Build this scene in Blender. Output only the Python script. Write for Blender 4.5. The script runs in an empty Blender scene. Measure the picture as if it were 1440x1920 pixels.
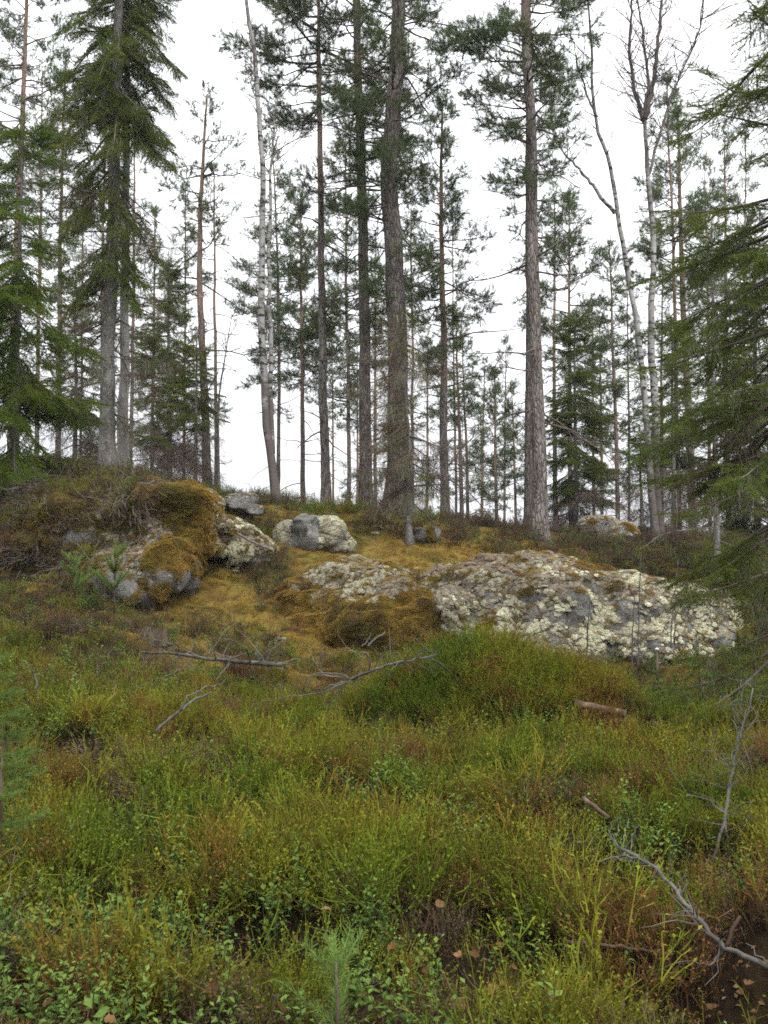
import bpy, math, random
import numpy as np
from mathutils import Vector, Matrix, noise as mnoise

R = math.radians
scene = bpy.context.scene
COL = scene.collection

# ------------------------------------------------------------------ camera, sky, sun, exposure
CAM_Z, PITCH, FPX, CX, CY = 1.55, R(4.0), 1884.0, 720.0, 960.0     # photograph pixels: 1440 x 1920
cam_d = bpy.data.cameras.new('camera')
cam = bpy.data.objects.new('camera', cam_d); COL.objects.link(cam)
cam.location = (0, 0, CAM_Z); cam.rotation_euler = (math.pi/2 + PITCH, 0, 0)
cam_d.sensor_fit = 'VERTICAL'; cam_d.sensor_height = 24.0; cam_d.lens = 24.0*FPX/1920.0
cam_d.clip_start = 0.05; cam_d.clip_end = 3000
scene.camera = cam

SUN_EL, SUN_ROT = R(52), R(150)
world = bpy.data.worlds.new('World'); scene.world = world; world.use_nodes = True
wn, wl = world.node_tree.nodes, world.node_tree.links
bg = wn['Background']
sky = wn.new('ShaderNodeTexSky'); sky.sky_type = 'NISHITA'; sky.sun_disc = False
sky.sun_elevation = SUN_EL; sky.sun_rotation = SUN_ROT
sky.air_density = 1.0; sky.dust_density = 4.0; sky.ozone_density = 1.0
hs = wn.new('ShaderNodeHueSaturation'); hs.inputs['Saturation'].default_value = 0.06
ov = wn.new('ShaderNodeMix'); ov.data_type = 'RGBA'; ov.inputs[0].default_value = 0.75
ov.inputs[7].default_value = (9.6, 9.8, 10.2, 1)                     # an even overcast deck
wl.new(sky.outputs[0], hs.inputs['Color']); wl.new(hs.outputs[0], ov.inputs[6])
tc = wn.new('ShaderNodeTexCoord'); sx = wn.new('ShaderNodeSeparateXYZ'); wl.new(tc.outputs['Generated'], sx.inputs[0])
mx = wn.new('ShaderNodeMath'); mx.operation = 'MAXIMUM'; mx.inputs[1].default_value = 0.0; wl.new(sx.outputs['Z'], mx.inputs[0])
ma = wn.new('ShaderNodeMath'); ma.operation = 'MULTIPLY_ADD'; ma.inputs[1].default_value = 0.95; ma.inputs[2].default_value = 0.52; wl.new(mx.outputs[0], ma.inputs[0])   # overcast: the zenith about three times the horizon
vm = wn.new('ShaderNodeVectorMath'); vm.operation = 'SCALE'; wl.new(ov.outputs[2], vm.inputs[0]); wl.new(ma.outputs[0], vm.inputs['Scale'])
wl.new(vm.outputs[0], bg.inputs['Color']); bg.inputs['Strength'].default_value = 0.13

sun_d = bpy.data.lights.new('sun', 'SUN'); sun_d.energy = 1.1; sun_d.angle = R(20); sun_d.color = (1, .97, .92)
sun = bpy.data.objects.new('sun', sun_d); COL.objects.link(sun)
sd = Vector((math.sin(SUN_ROT)*math.cos(SUN_EL), math.cos(SUN_ROT)*math.cos(SUN_EL), math.sin(SUN_EL)))
sun.rotation_euler = sd.to_track_quat('Z', 'Y').to_euler(); sun.location = sd*60

vs = scene.view_settings
vs.view_transform = 'Standard'; vs.look = 'None'; vs.gamma = 1.0; vs.use_curve_mapping = False
vs.exposure = 1.0
cy = scene.cycles
cy.sample_clamp_indirect = 3.0; cy.volume_bounces = 0; cy.max_bounces = 6; cy.diffuse_bounces = 3; cy.glossy_bounces = 2; cy.transmission_bounces = 3; cy.transparent_max_bounces = 6
cy.use_denoising = False; cy.use_adaptive_sampling = True; cy.adaptive_threshold = 0.01
cy.filter_width = 1.7

# ------------------------------------------------------------------ pixels and points
def P(px, py, Y):
    """the point at depth Y along the ray of a photograph pixel"""
    u, v = (px-CX)/FPX, (CY-py)/FPX
    c, s = math.cos(PITCH), math.sin(PITCH)
    d = Vector((u, c - v*s, s + v*c))
    k = Y/d.y
    return Vector((d.x*k, Y, CAM_Z + d.z*k))

# ------------------------------------------------------------------ mesh helpers
class MB:
    def __init__(s): s.v = []; s.f = []; s.h = []
    def tube(s, pts, rad, sides=6, cap=True, h0=0.0, h1=1.0, jit=0.0, rng=None):
        pts = [Vector(p) for p in pts]; n = len(pts); base = len(s.v)
        ref = Vector((0.31, 0.87, 0.38)); prev = None
        for i, p in enumerate(pts):
            t = (pts[min(i+1, n-1)] - pts[max(i-1, 0)])
            t = t.normalized() if t.length > 1e-9 else Vector((0, 0, 1))
            a = prev - t*prev.dot(t) if prev is not None else t.cross(ref)
            if a.length < 1e-6: a = t.orthogonal()
            a.normalize(); prev = a; b = t.cross(a); r = rad[i]
            for k in range(sides):
                an = 2*math.pi*k/sides
                rr = r*(1 + (rng.uniform(-jit, jit) if jit else 0))
                s.v.append(p + a*(math.cos(an)*rr) + b*(math.sin(an)*rr)); s.h.append(h0 + (h1-h0)*i/max(1, n-1))
        for i in range(n-1):
            for k in range(sides):
                k2 = (k+1) % sides
                s.f.append((base+i*sides+k, base+i*sides+k2, base+(i+1)*sides+k2, base+(i+1)*sides+k))
        if cap:
            s.f.append(tuple(base+k for k in reversed(range(sides))))
            s.f.append(tuple(base+(n-1)*sides+k for k in range(sides)))
    def tri(s, a, b, c, h=(0, 0, 1)):
        i = len(s.v); s.v += [a, b, c]; s.h += list(h); s.f.append((i, i+1, i+2))
    def quad(s, a, b, c, d, h=(0, 0, 1, 1)):
        i = len(s.v); s.v += [a, b, c, d]; s.h += list(h); s.f.append((i, i+1, i+2, i+3))
    def mesh(s, name, smooth=True):
        m = bpy.data.meshes.new(name); m.from_pydata([tuple(v) for v in s.v], [], s.f)
        a = m.attributes.new('h', 'FLOAT', 'POINT'); a.data.foreach_set('value', np.array(s.h, dtype=np.float32))
        if smooth: m.polygons.foreach_set('use_smooth', np.ones(len(m.polygons), dtype=bool))
        m.update(); return m
    def build(s, name, mat, parent=None, smooth=True, link=True):
        o = bpy.data.objects.new(name, s.mesh(name, smooth)); o.data.materials.append(mat)
        if link: COL.objects.link(o)
        if parent: child(o, parent)
        return o

def child(o, parent):
    o.parent = parent
    o.matrix_parent_inverse = Matrix.Translation(parent.location).inverted()   # parents are only ever moved, not turned

def tag(o, label=None, cat=None, group=None, kind=None):
    for k, v in (('label', label), ('category', cat), ('group', group), ('kind', kind)):
        if v: o[k] = v
    return o

def empty(name, loc, label, cat, group=None):
    o = bpy.data.objects.new(name, None); COL.objects.link(o); o.location = loc; o.empty_display_size = .2
    return tag(o, label, cat, group)

# ------------------------------------------------------------------ materials
class NT:
    def __init__(s, name):
        s.m = bpy.data.materials.new(name); s.m.use_nodes = True
        s.n, s.l = s.m.node_tree.nodes, s.m.node_tree.links
        s.b = s.n['Principled BSDF']; s.out = s.n['Material Output']
        s.b.inputs['Roughness'].default_value = .8; s.b.inputs['Specular IOR Level'].default_value = .07
    def new(s, t, **kw):
        n = s.n.new(t)
        for k, v in kw.items(): setattr(n, k, v)
        return n
    def link(s, a, b): s.l.new(a, b)
    def pos(s, scale=(1, 1, 1)):
        g = s.new('ShaderNodeNewGeometry'); m = s.new('ShaderNodeMapping'); m.inputs['Scale'].default_value = scale
        s.link(g.outputs['Position'], m.inputs['Vector']); return m.outputs[0]
    def noise(s, scale, detail=3, rough=.55, vec=None, dist=0):
        n = s.new('ShaderNodeTexNoise'); n.inputs['Scale'].default_value = scale; n.inputs['Detail'].default_value = detail
        n.inputs['Roughness'].default_value = rough; n.inputs['Distortion'].default_value = dist
        s.link(vec if vec is not None else s.pos(), n.inputs['Vector']); return n.outputs['Fac']
    def ramp(s, fac, stops):
        r = s.new('ShaderNodeValToRGB'); e = r.color_ramp.elements
        while len(e) < len(stops): e.new(.5)
        for x, (p, c) in zip(e, stops):
            x.position = p; x.color = (*c, 1) if len(c) == 3 else c
        s.link(fac, r.inputs[0]); return r.outputs[0]
    def mix(s, fac, a, b, mode='MIX'):
        m = s.new('ShaderNodeMix', data_type='RGBA', blend_type=mode)
        for i, x in ((0, fac), (6, a), (7, b)):
            if hasattr(x, 'links') or hasattr(x, 'is_linked'): s.link(x, m.inputs[i])
            elif isinstance(x, (int, float)): m.inputs[i].default_value = x
            else: m.inputs[i].default_value = (*x, 1)
        return m.outputs[2]
    def math(s, op, a, b=0.0, clamp=False):
        m = s.new('ShaderNodeMath', operation=op, use_clamp=clamp)
        for i, x in ((0, a), (1, b)):
            if hasattr(x, 'is_linked'): s.link(x, m.inputs[i])
            else: m.inputs[i].default_value = x
        return m.outputs[0]
    def attr(s, name): return s.new('ShaderNodeAttribute', attribute_name=name).outputs['Fac']
    def rand(s): return s.new('ShaderNodeObjectInfo').outputs['Random']
    def bump(s, h, strength=.5, dist=.02):
        b = s.new('ShaderNodeBump'); b.inputs['Strength'].default_value = strength; b.inputs['Distance'].default_value = dist
        s.link(h, b.inputs['Height']); s.link(b.outputs[0], s.b.inputs['Normal'])
    def color(s, c): s.link(c, s.b.inputs['Base Color']); s.c = c
    def leafy(s, amount=.3):
        t = s.new('ShaderNodeBsdfTranslucent'); s.link(s.c, t.inputs['Color'])
        m = s.new('ShaderNodeMixShader'); m.inputs[0].default_value = amount
        s.link(s.b.outputs[0], m.inputs[1]); s.link(t.outputs[0], m.inputs[2]); s.link(m.outputs[0], s.out.inputs['Surface'])

M = {}
def vary(t, c, lo=.7, hi=1.3):
    """each plant a little lighter or darker than the next"""
    hsv = t.new('ShaderNodeHueSaturation')
    r = t.rand(); mp = t.new('ShaderNodeMapRange'); mp.inputs[3].default_value = lo; mp.inputs[4].default_value = hi
    t.link(r, mp.inputs[0]); t.link(mp.outputs[0], hsv.inputs['Value']); t.link(c, hsv.inputs['Color'])
    return hsv.outputs[0]

def materials():
    t = NT('forest_soil')
    n1, n2 = t.noise(2.2, 5), t.noise(28, 4)
    c = t.ramp(n1, [(.3, (.009, .006, .004)), (.5, (.02, .013, .008)), (.66, (.05, .036, .014)), (.8, (.05, .045, .015))])
    c = t.mix(.6, c, t.ramp(n2, [(.3, (.35, .3, .25)), (.7, (1.4, 1.3, 1.1))]), 'MULTIPLY')
    moss = t.ramp(t.noise(1.5, 5, .65), [(.3, (.085, .082, .02)), (.42, (.14, .105, .026)), (.54, (.20, .138, .032)), (.68, (.14, .084, .03))])
    c = t.mix(t.math('MULTIPLY', t.attr('mossy'), t.ramp(t.noise(5, 4), [(.3, (.35, .35, .35)), (.55, (1, 1, 1))])), c, moss)
    t.color(c); t.bump(t.noise(40, 6, .7), .9, .03); t.b.inputs['Roughness'].default_value = .95; M['soil'] = t.m

    t = NT('grey_granite')
    n1 = t.noise(5, 6, .65); n2 = t.noise(45, 4, .7); n3 = t.noise(11, 5, .7, dist=.6)
    c = t.ramp(n1, [(.3, (.12, .116, .106)), (.5, (.205, .20, .183)), (.7, (.30, .292, .265))])
    c = t.mix(t.ramp(n3, [(.55, (0, 0, 0)), (.62, (.8, .8, .8))]), c, (.36, .36, .33))
    c = t.mix(t.ramp(t.noise(8, 5, .7), [(.57, (0, 0, 0)), (.66, (.85, .85, .85))]), c, (.045, .042, .036))
    c = t.mix(.55, c, t.ramp(n2, [(.3, (.5, .5, .5)), (.7, (1.35, 1.35, 1.35))]), 'MULTIPLY')
    moss = t.ramp(t.noise(1.5, 5, .65), [(.3, (.085, .082, .02)), (.42, (.14, .105, .026)), (.54, (.20, .138, .032)), (.68, (.14, .084, .03))])
    c = t.mix(t.attr('mossy'), c, moss); c = t.mix(t.attr('humus'), c, t.ramp(t.noise(16, 4), [(.35, (.05, .042, .03)), (.6, (.17, .145, .105))]))
    t.color(c); t.bump(t.math('ADD', n1, t.math('MULTIPLY', n2, .6)), 1.0, .09); M['rock'] = t.m

    t = NT('pine_bark')
    h = t.attr('h'); vec = t.pos((1, 1, .22))
    vo = t.new('ShaderNodeTexVoronoi', feature='DISTANCE_TO_EDGE'); vo.inputs['Scale'].default_value = 26
    ns = t.new('ShaderNodeTexNoise'); ns.inputs['Scale'].default_value = 12; t.link(vec, ns.inputs['Vector'])
    va = t.new('ShaderNodeVectorMath', operation='ADD'); vb = t.new('ShaderNodeVectorMath', operation='SCALE'); vb.inputs['Scale'].default_value = .12
    t.link(ns.outputs['Color'], vb.inputs[0]); t.link(vec, va.inputs[0]); t.link(vb.outputs[0], va.inputs[1]); t.link(va.outputs[0], vo.inputs['Vector'])
    edge = t.ramp(vo.outputs['Distance'], [(.0, (0, 0, 0)), (.16, (1, 1, 1))])
    low = t.mix(edge, (.035, .027, .022), t.ramp(t.noise(9, 5, .7, vec), [(.3, (.10, .082, .070)), (.5, (.18, .155, .14)), (.72, (.27, .25, .23))]))
    up = t.mix(t.ramp(t.noise(14, 5, .7, vec), [(.35, (0, 0, 0)), (.65, (1, 1, 1))]), (.20, .125, .088), (.31, .22, .17))
    f = t.math('ADD', h, t.math('MULTIPLY', t.math('SUBTRACT', t.noise(1.6, 4), .5), .5))
    c = t.mix(t.ramp(f, [(.26, (0, 0, 0)), (.55, (1, 1, 1))]), low, up)
    c = t.mix(t.ramp(t.noise(6, 4, .6), [(.58, (0, 0, 0)), (.68, (.5, .5, .5))]), c, (.16, .17, .13))
    t.color(vary(t, c, .8, 1.15)); t.bump(t.math('ADD', vo.outputs['Distance'], t.math('MULTIPLY', t.noise(30, 4, .7, vec), .3)), 1, .035); M['pine_bark'] = t.m

    t = NT('spruce_bark')
    n1, n2 = t.noise(7, 5, .7, t.pos((1, 1, .6))), t.noise(34, 4, .7)
    c = t.ramp(n1, [(.3, (.07, .062, .055)), (.5, (.13, .122, .112)), (.7, (.21, .205, .19))])
    c = t.mix(t.ramp(n2, [(.56, (0, 0, 0)), (.64, (.9, .9, .9))]), c, (.30, .31, .28))
    c = t.mix(t.ramp(t.noise(20, 4, .7), [(.58, (0, 0, 0)), (.66, (.8, .8, .8))]), c, (.035, .032, .028))
    t.color(c); t.bump(n2, .8, .02); M['spruce_bark'] = t.m

    t = NT('pale_bark')
    n1, n2 = t.noise(5, 5, .7, t.pos((1, 1, .3))), t.noise(40, 4, .7, t.pos((1, 1, .5)))
    c = t.ramp(n1, [(.3, (.17, .165, .155)), (.6, (.27, .265, .255))])
    c = t.mix(t.ramp(n2, [(.6, (0, 0, 0)), (.68, (.8, .8, .8))]), c, (.08, .075, .065))
    t.color(c); t.bump(n2, .6, .01); M['pale_bark'] = t.m

    t = NT('birch_bark')
    h = t.attr('h'); vec = t.pos((1, 1, 2.6))
    n1 = t.noise(7, 4, .6, vec); n2 = t.noise(3.2, 5, .7)
    c = t.ramp(t.noise(4, 3), [(.3, (.17, .165, .155)), (.7, (.36, .35, .33))])
    dk = t.ramp(t.math('ADD', n1, t.math('MULTIPLY', t.math('SUBTRACT', n2, .5), .35)), [(.52, (0, 0, 0)), (.59, (1, 1, 1))])
    c = t.mix(dk, c, (.04, .036, .032))
    f = t.math('ADD', h, t.math('MULTIPLY', t.math('SUBTRACT', n2, .5), .9))
    c = t.mix(t.ramp(f, [(.12, (1, 1, 1)), (.24, (0, 0, 0)), (.62, (0, 0, 0)), (.85, (1, 1, 1))]), c, (.10, .085, .078))
    t.color(c); t.bump(n1, .5, .01); M['birch_bark'] = t.m

    t = NT('dead_grey_wood')
    n1 = t.noise(9, 5, .7)
    c = t.ramp(n1, [(.3, (.04, .036, .032)), (.5, (.09, .083, .074)), (.72, (.18, .167, .15))])
    t.color(vary(t, c, .8, 1.2)); t.bump(t.noise(60, 3), .5, .004); M['deadwood'] = t.m

    t = NT('brown_twig_wood')
    c = t.ramp(t.noise(7, 4), [(.3, (.045, .03, .022)), (.5, (.10, .072, .055)), (.7, (.17, .14, .115))])
    t.color(c); M['twig'] = t.m

    t = NT('limb_bark')
    c = t.ramp(t.noise(3, 4), [(.35, (.055, .045, .04)), (.55, (.11, .085, .07)), (.7, (.16, .13, .115))])
    t.color(c); M['limb'] = t.m

    t = NT('reddish_cut_wood')
    c = t.ramp(t.noise(14, 4), [(.3, (.04, .026, .018)), (.55, (.095, .062, .045)), (.8, (.20, .15, .115))])
    t.color(c); t.bump(t.noise(50, 3), .5, .006); M['cutwood'] = t.m

    t = NT('reddish_log_bark'); c = t.ramp(t.noise(22, 5, .7), [(.3, (.035, .022, .014)), (.5, (.095, .062, .042)), (.72, (.19, .14, .105))]); t.color(c); t.bump(t.noise(40, 4), .8, .01); M['log_bark'] = t.m

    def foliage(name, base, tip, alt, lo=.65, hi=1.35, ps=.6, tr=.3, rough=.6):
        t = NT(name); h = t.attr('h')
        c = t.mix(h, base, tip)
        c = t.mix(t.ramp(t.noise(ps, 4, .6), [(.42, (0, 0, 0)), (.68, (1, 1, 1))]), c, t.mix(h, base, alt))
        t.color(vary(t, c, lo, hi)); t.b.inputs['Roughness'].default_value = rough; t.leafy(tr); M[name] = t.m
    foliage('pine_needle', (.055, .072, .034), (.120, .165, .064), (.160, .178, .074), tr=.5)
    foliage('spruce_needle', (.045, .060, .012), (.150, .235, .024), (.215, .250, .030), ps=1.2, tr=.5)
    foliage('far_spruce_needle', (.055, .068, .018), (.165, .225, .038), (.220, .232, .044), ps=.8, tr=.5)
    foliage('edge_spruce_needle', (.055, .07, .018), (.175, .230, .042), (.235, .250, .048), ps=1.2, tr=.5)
    foliage('yellowing_needle', (.05, .045, .014), (.24, .22, .035), (.30, .17, .03), ps=3)
    foliage('sapling_needle', (.06, .09, .022), (.17, .26, .060), (.20, .26, .05), ps=2, tr=.35)
    foliage('lingonberry_leaf', (.04, .06, .016), (.100, .175, .036), (.135, .190, .034), ps=3, rough=.5, lo=.6, hi=1.4)
    foliage('heather_twig', (.040, .028, .018), (.115, .085, .048), (.105, .065, .042), ps=2)

    foliage('withered_twig', (.035, .02, .012), (.155, .072, .024), (.185, .105, .034), ps=3, tr=.2)
    # bilberry: woody brown below, green, olive or rusty above, in patches
    t = NT('bilberry_twig'); h = t.attr('h')
    patch = t.noise(1.1, 4, .62); fine = t.noise(4.6, 3, .6)
    g = t.ramp(patch, [(.30, (.056, .092, .009)), (.45, (.106, .130, .011)), (.57, (.152, .140, .014)), (.70, (.140, .073, .018))])
    g = t.mix(t.ramp(fine, [(.55, (0, 0, 0)), (.66, (.85, .85, .85))]), g, (.145, .070, .020))
    c = t.mix(t.ramp(h, [(.12, (0, 0, 0)), (.62, (1, 1, 1))]), (.026, .017, .009), g)
    hv = t.new('ShaderNodeHueSaturation'); mp = t.new('ShaderNodeMapRange'); mp.inputs[3].default_value = .482; mp.inputs[4].default_value = .512
    t.link(t.rand(), mp.inputs[0]); t.link(mp.outputs[0], hv.inputs['Hue']); t.link(c, hv.inputs['Color'])
    t.color(vary(t, hv.outputs[0], .5, 1.4)); t.leafy(.2); M['bilberry'] = t.m

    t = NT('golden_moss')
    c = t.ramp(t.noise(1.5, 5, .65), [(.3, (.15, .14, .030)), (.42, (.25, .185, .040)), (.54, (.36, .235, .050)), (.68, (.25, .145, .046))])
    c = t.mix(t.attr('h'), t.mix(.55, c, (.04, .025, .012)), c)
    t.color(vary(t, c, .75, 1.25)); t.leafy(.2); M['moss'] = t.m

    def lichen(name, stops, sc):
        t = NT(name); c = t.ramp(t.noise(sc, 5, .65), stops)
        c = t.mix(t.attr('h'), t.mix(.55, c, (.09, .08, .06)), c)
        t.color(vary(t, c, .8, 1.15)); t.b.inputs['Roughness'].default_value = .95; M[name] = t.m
    lichen('pale_lichen', [(.3, (.27, .265, .17)), (.5, (.40, .39, .26)), (.7, (.50, .48, .34))], 2)
    lichen('grey_lichen', [(.32, (.12, .095, .07)), (.44, (.20, .175, .125)), (.56, (.29, .275, .195)), (.69, (.165, .13, .095))], 1.7)
    lichen('brown_lichen', [(.32, (.10, .072, .05)), (.45, (.17, .13, .095)), (.57, (.24, .20, .15)), (.69, (.14, .10, .07))], 2.2)
    lichen('beard_lichen', [(.3, (.10, .105, .07)), (.6, (.17, .175, .115)), (.75, (.14, .11, .06))], 2)

    t = NT('brown_leaf')
    c = t.ramp(t.rand(), [(.0, (.05, .026, .012)), (.3, (.10, .052, .022)), (.6, (.15, .088, .040)), (.85, (.17, .07, .02)), (1, (.21, .14, .075))])
    c = t.mix(.5, c, t.ramp(t.noise(60, 3), [(.3, (.6, .6, .6)), (.7, (1.2, 1.2, 1.2))]), 'MULTIPLY')
    t.color(c); t.b.inputs['Roughness'].default_value = .55; t.leafy(.15); M['leaf'] = t.m
    t = NT('white_fungus'); t.color(t.ramp(t.noise(30), [(.3, (.5, .48, .44)), (.7, (.75, .73, .7))])); M['fungus'] = t.m
materials()

# ------------------------------------------------------------------ ground
def fbm(x, y, z, o=4):
    return mnoise.fractal(Vector((x, y, z)), 1.0, 2.0, o, noise_basis='PERLIN_ORIGINAL')

CTRL_PX = [
    (-250,1920,2.7),(150,1920,2.7),(450,1920,2.75),(720,1920,2.75),(1000,1920,2.75),(1300,1940,2.75),(1700,1920,2.7),
    (-200,1700,3.7),(150,1700,3.75),(450,1700,3.8),(720,1700,3.85),(1000,1700,3.85),(1300,1720,3.8),(1650,1700,3.7),
    (-150,1500,5.0),(150,1500,5.1),(450,1500,5.2),(720,1500,5.3),(1000,1490,5.3),(1300,1520,5.2),(1600,1500,5.1),
    (100,1400,6.0),(400,1400,6.3),(700,1405,6.4),(920,1390,6.4),(1150,1410,6.4),(1350,1420,6.2),(1550,1400,6.2),
    (100,1310,7.0),(350,1335,7.4),(600,1362,7.8),(760,1350,7.7),(920,1335,7.5),(1060,1350,7.7),(1220,1378,7.6),(1420,1350,7.2),
    (-80,1210,8.0),(100,1210,8.4),(300,1210,9.2),(420,1190,10.0),(520,1258,9.4),(680,1290,9.3),(830,1295,9.3),(1000,1302,9.4),(1150,1302,9.3),(1300,1290,9.3),(1450,1270,8.8),
    (100,1120,9.8),(240,1150,9.9),(340,1120,10.6),(450,1100,11.0),(480,1045,12.2),
    (600,1165,10.6),(640,1110,11.3),(720,1130,11.2),(800,1180,10.6),(720,1060,12.2),(840,1050,12.8),
    (-60,1000,11.6),(80,1040,11.3),(590,1032,12.6),(690,1020,13.0),(760,1012,13.3),(900,1004,14.5),
    (0,890,13.8),(-200,890,14.0),(200,890,13.8),(330,915,13.6),(400,938,14.5),(500,948,15.0),(620,955,15.5),(720,958,15.5),(830,986,16.0),
    (950,996,17.0),(1012,1020,14.6),(1100,1012,17.0),(1220,1008,17.5),(1350,1016,17.5),(1500,1022,17.0),(1700,1030,16),
    (1100,1180,11.2),(1250,1190,11.2),(1420,1150,11.2),(1440,1080,13.6),(1200,1050,14.0),(1320,1066,13.8),
]
pts = [P(*c) for c in CTRL_PX]
CP = [(p.x, p.y, p.z) for p in pts] + [(-4,-3,-.1),(0,-3,-.1),(4,-3,-.1),(-3,0,.05),(0,0,0),(3,0,.05),(-2,1.4,.22),(0,1.4,.2),(2,1.4,.2),
      (-10,5,.6),(-10,10,1.6),(-10,15,2.8),(10,5,.3),(10,10,1.0),(10,15,1.9),(-7,20,2.7),(-2,20,2.7),(3,20,2.2),(8,20,2.1),(-5,27,2.2),(3,27,1.9),(10,27,1.7)]
CP = np.array(CP)
def tps(d): return np.where(d > 1e-9, d*d*np.log(np.maximum(d, 1e-9)), 0)
def fit():
    n = len(CP); A = np.zeros((n+3, n+3)); D = np.hypot(CP[:, None, 0]-CP[None, :, 0], CP[:, None, 1]-CP[None, :, 1])
    A[:n, :n] = tps(D) + np.eye(n)*0.15
    A[:n, n] = 1; A[:n, n+1:] = CP[:, :2]; A[n, :n] = 1; A[n+1:, :n] = CP[:, :2].T
    return np.linalg.solve(A, np.r_[CP[:, 2], 0, 0, 0])
WT = fit()
def sstep(a, b, x): t = np.clip((x-a)/(b-a), 0, 1); return t*t*(3-2*t)
def far_z(Y): return np.interp(Y, [-300, -20, 0, 5, 10, 16, 24, 32, 50, 120, 900], [-6, -1, 0, .5, 1.1, 2.3, 2.1, 1.5, -1.5, -7, -12])
def line(*segs):
    o = []
    for a, b, st in segs: o += list(np.arange(a, b, st))
    return np.array(o)
GX = np.r_[line((-900, -100, 100), (-100, -20, 8), (-20, -8, 1), (-8, -5, .2), (-5, 5, .05), (5, 8, .2), (8, 20, 1), (20, 100, 8), (100, 901, 100))]
GY = np.r_[line((-300, -20, 40), (-20, -3, 2), (-3, 1.4, .25), (1.4, 9, .045), (9, 17, .07), (17, 30, .4), (30, 60, 2), (60, 200, 12), (200, 901, 100))]
def ground_grid():
    X, Y = np.meshgrid(GX, GY); q = np.stack([X.ravel(), Y.ravel()], 1); z = np.zeros(len(q))
    near = (np.abs(q[:, 0]) < 22) & (q[:, 1] > -10) & (q[:, 1] < 36)
    qn = q[near]; acc = WT[len(CP)] + qn @ WT[len(CP)+1:]
    for i in range(len(CP)): acc = acc + WT[i]*tps(np.hypot(qn[:, 0]-CP[i, 0], qn[:, 1]-CP[i, 1]))
    w = (1-sstep(20, 30, qn[:, 1]))*(1-sstep(8, 15, np.abs(qn[:, 0])))*sstep(-6, -2, qn[:, 1])
    z = far_z(q[:, 1]); zn = acc*w + z[near]*(1-w); z[near] = zn
    Z = z.reshape(X.shape)
    for j in range(len(GY)):
        for i in range(len(GX)):
            x, y = GX[i], GY[j]
            if abs(x) < 12 and -3 < y < 30:
                Z[j, i] += .075*fbm(x*.9, y*.9, 3.1, 3) + (.10*fbm(x*2.2, y*2.2, 7.7, 3) if abs(x) < 6 and y < 18 else 0)
    for px, py, Yh, dep, rad in ((1290,1880,2.95,.28,.34),(1400,1890,2.9,.2,.3),(1210,1700,3.9,.12,.25),(840,1660,4.05,.14,.22),(560,1850,3.0,.12,.3),(250,1830,3.1,.12,.3),(1010,1860,3.0,.08,.25),(880,1400,6.5,.10,.3)):
        c = P(px, py, Yh); d2 = (X-c.x)**2 + (Y-c.y)**2; Z -= dep*np.exp(-d2/(rad*rad))
    c = P(920, 1335, 7.3); Z += .20*np.exp(-np.abs((X-c.x)/.95)**2-np.abs((Y-c.y)/.55)**2)
    return X, Y, Z
GXX, GYY, GZ = ground_grid()
def gz(x, y):
    x = np.asarray(x, float); y = np.asarray(y, float)
    i = np.clip(np.searchsorted(GX, x)-1, 0, len(GX)-2); j = np.clip(np.searchsorted(GY, y)-1, 0, len(GY)-2)
    a = (x-GX[i])/(GX[i+1]-GX[i]); b = (y-GY[j])/(GY[j+1]-GY[j])
    return (GZ[j, i]*(1-a)+GZ[j, i+1]*a)*(1-b) + (GZ[j+1, i]*(1-a)+GZ[j+1, i+1]*a)*b
def hit(px, py, lift=0.0, near=1.5):
    """where the ray of a pixel meets the ground (raised by lift)"""
    Y = near; step = .03
    while Y < 40:
        p = P(px, py, Y)
        if p.z <= float(gz(p.x, p.y)) + lift: return p
        Y += step
    return P(px, py, 20)

def build_ground():
    nx, ny = len(GX), len(GY)
    v = np.stack([GXX.ravel(), GYY.ravel(), GZ.ravel()], 1)
    j, i = np.meshgrid(np.arange(ny-1), np.arange(nx-1), indexing='ij'); b = (j*nx+i).ravel()
    f = np.stack([b, b+1, b+nx+1, b+nx], 1)
    m = bpy.data.meshes.new('forest_ground'); m.from_pydata(v.tolist(), [], f.tolist())
    m.polygons.foreach_set('use_smooth', np.ones(len(f), dtype=bool)); m.materials.append(M['soil']); m.update()
    a = m.attributes.new('mossy', 'FLOAT', 'POINT'); a.data.foreach_set('value', (sstep(8.2, 9.6, v[:, 1])*(1-sstep(15, 17, v[:, 1]))*sstep(-3.0, -1.6, v[:, 0])*(1-sstep(2.2, 3.4, v[:, 0]))).astype(np.float32))
    o = bpy.data.objects.new('forest_ground', m); COL.objects.link(o); tag(o, kind='structure')
build_ground()

# ------------------------------------------------------------------ scattering small growth
def euler_from(d, up):
    """Euler XYZ turning +X to d with +Z as near up as it goes (arrays)"""
    d = np.asarray(d, float); d = d/np.linalg.norm(d, axis=1, keepdims=True)
    up = np.asarray(up, float); y = np.cross(up, d); ln = np.linalg.norm(y, axis=1, keepdims=True)
    y = np.where(ln > 1e-4, y/np.maximum(ln, 1e-4), np.array([[0, 1., 0]])); z = np.cross(d, y)
    ry = np.arcsin(np.clip(-d[:, 2], -1, 1)); rz = np.arctan2(d[:, 1], d[:, 0]); rx = np.arctan2(y[:, 2], z[:, 2])
    return np.stack([rx, ry, rz], 1)

def euler_on(nrm, rng):
    """Euler turning +Z to the normal with a random turn about it"""
    n = len(nrm); a = rng.uniform(0, 2*np.pi, n)
    t = np.stack([np.cos(a), np.sin(a), np.zeros(n)], 1); t = t - nrm*np.sum(t*nrm, 1, keepdims=True)
    return euler_from(t, nrm)

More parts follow.
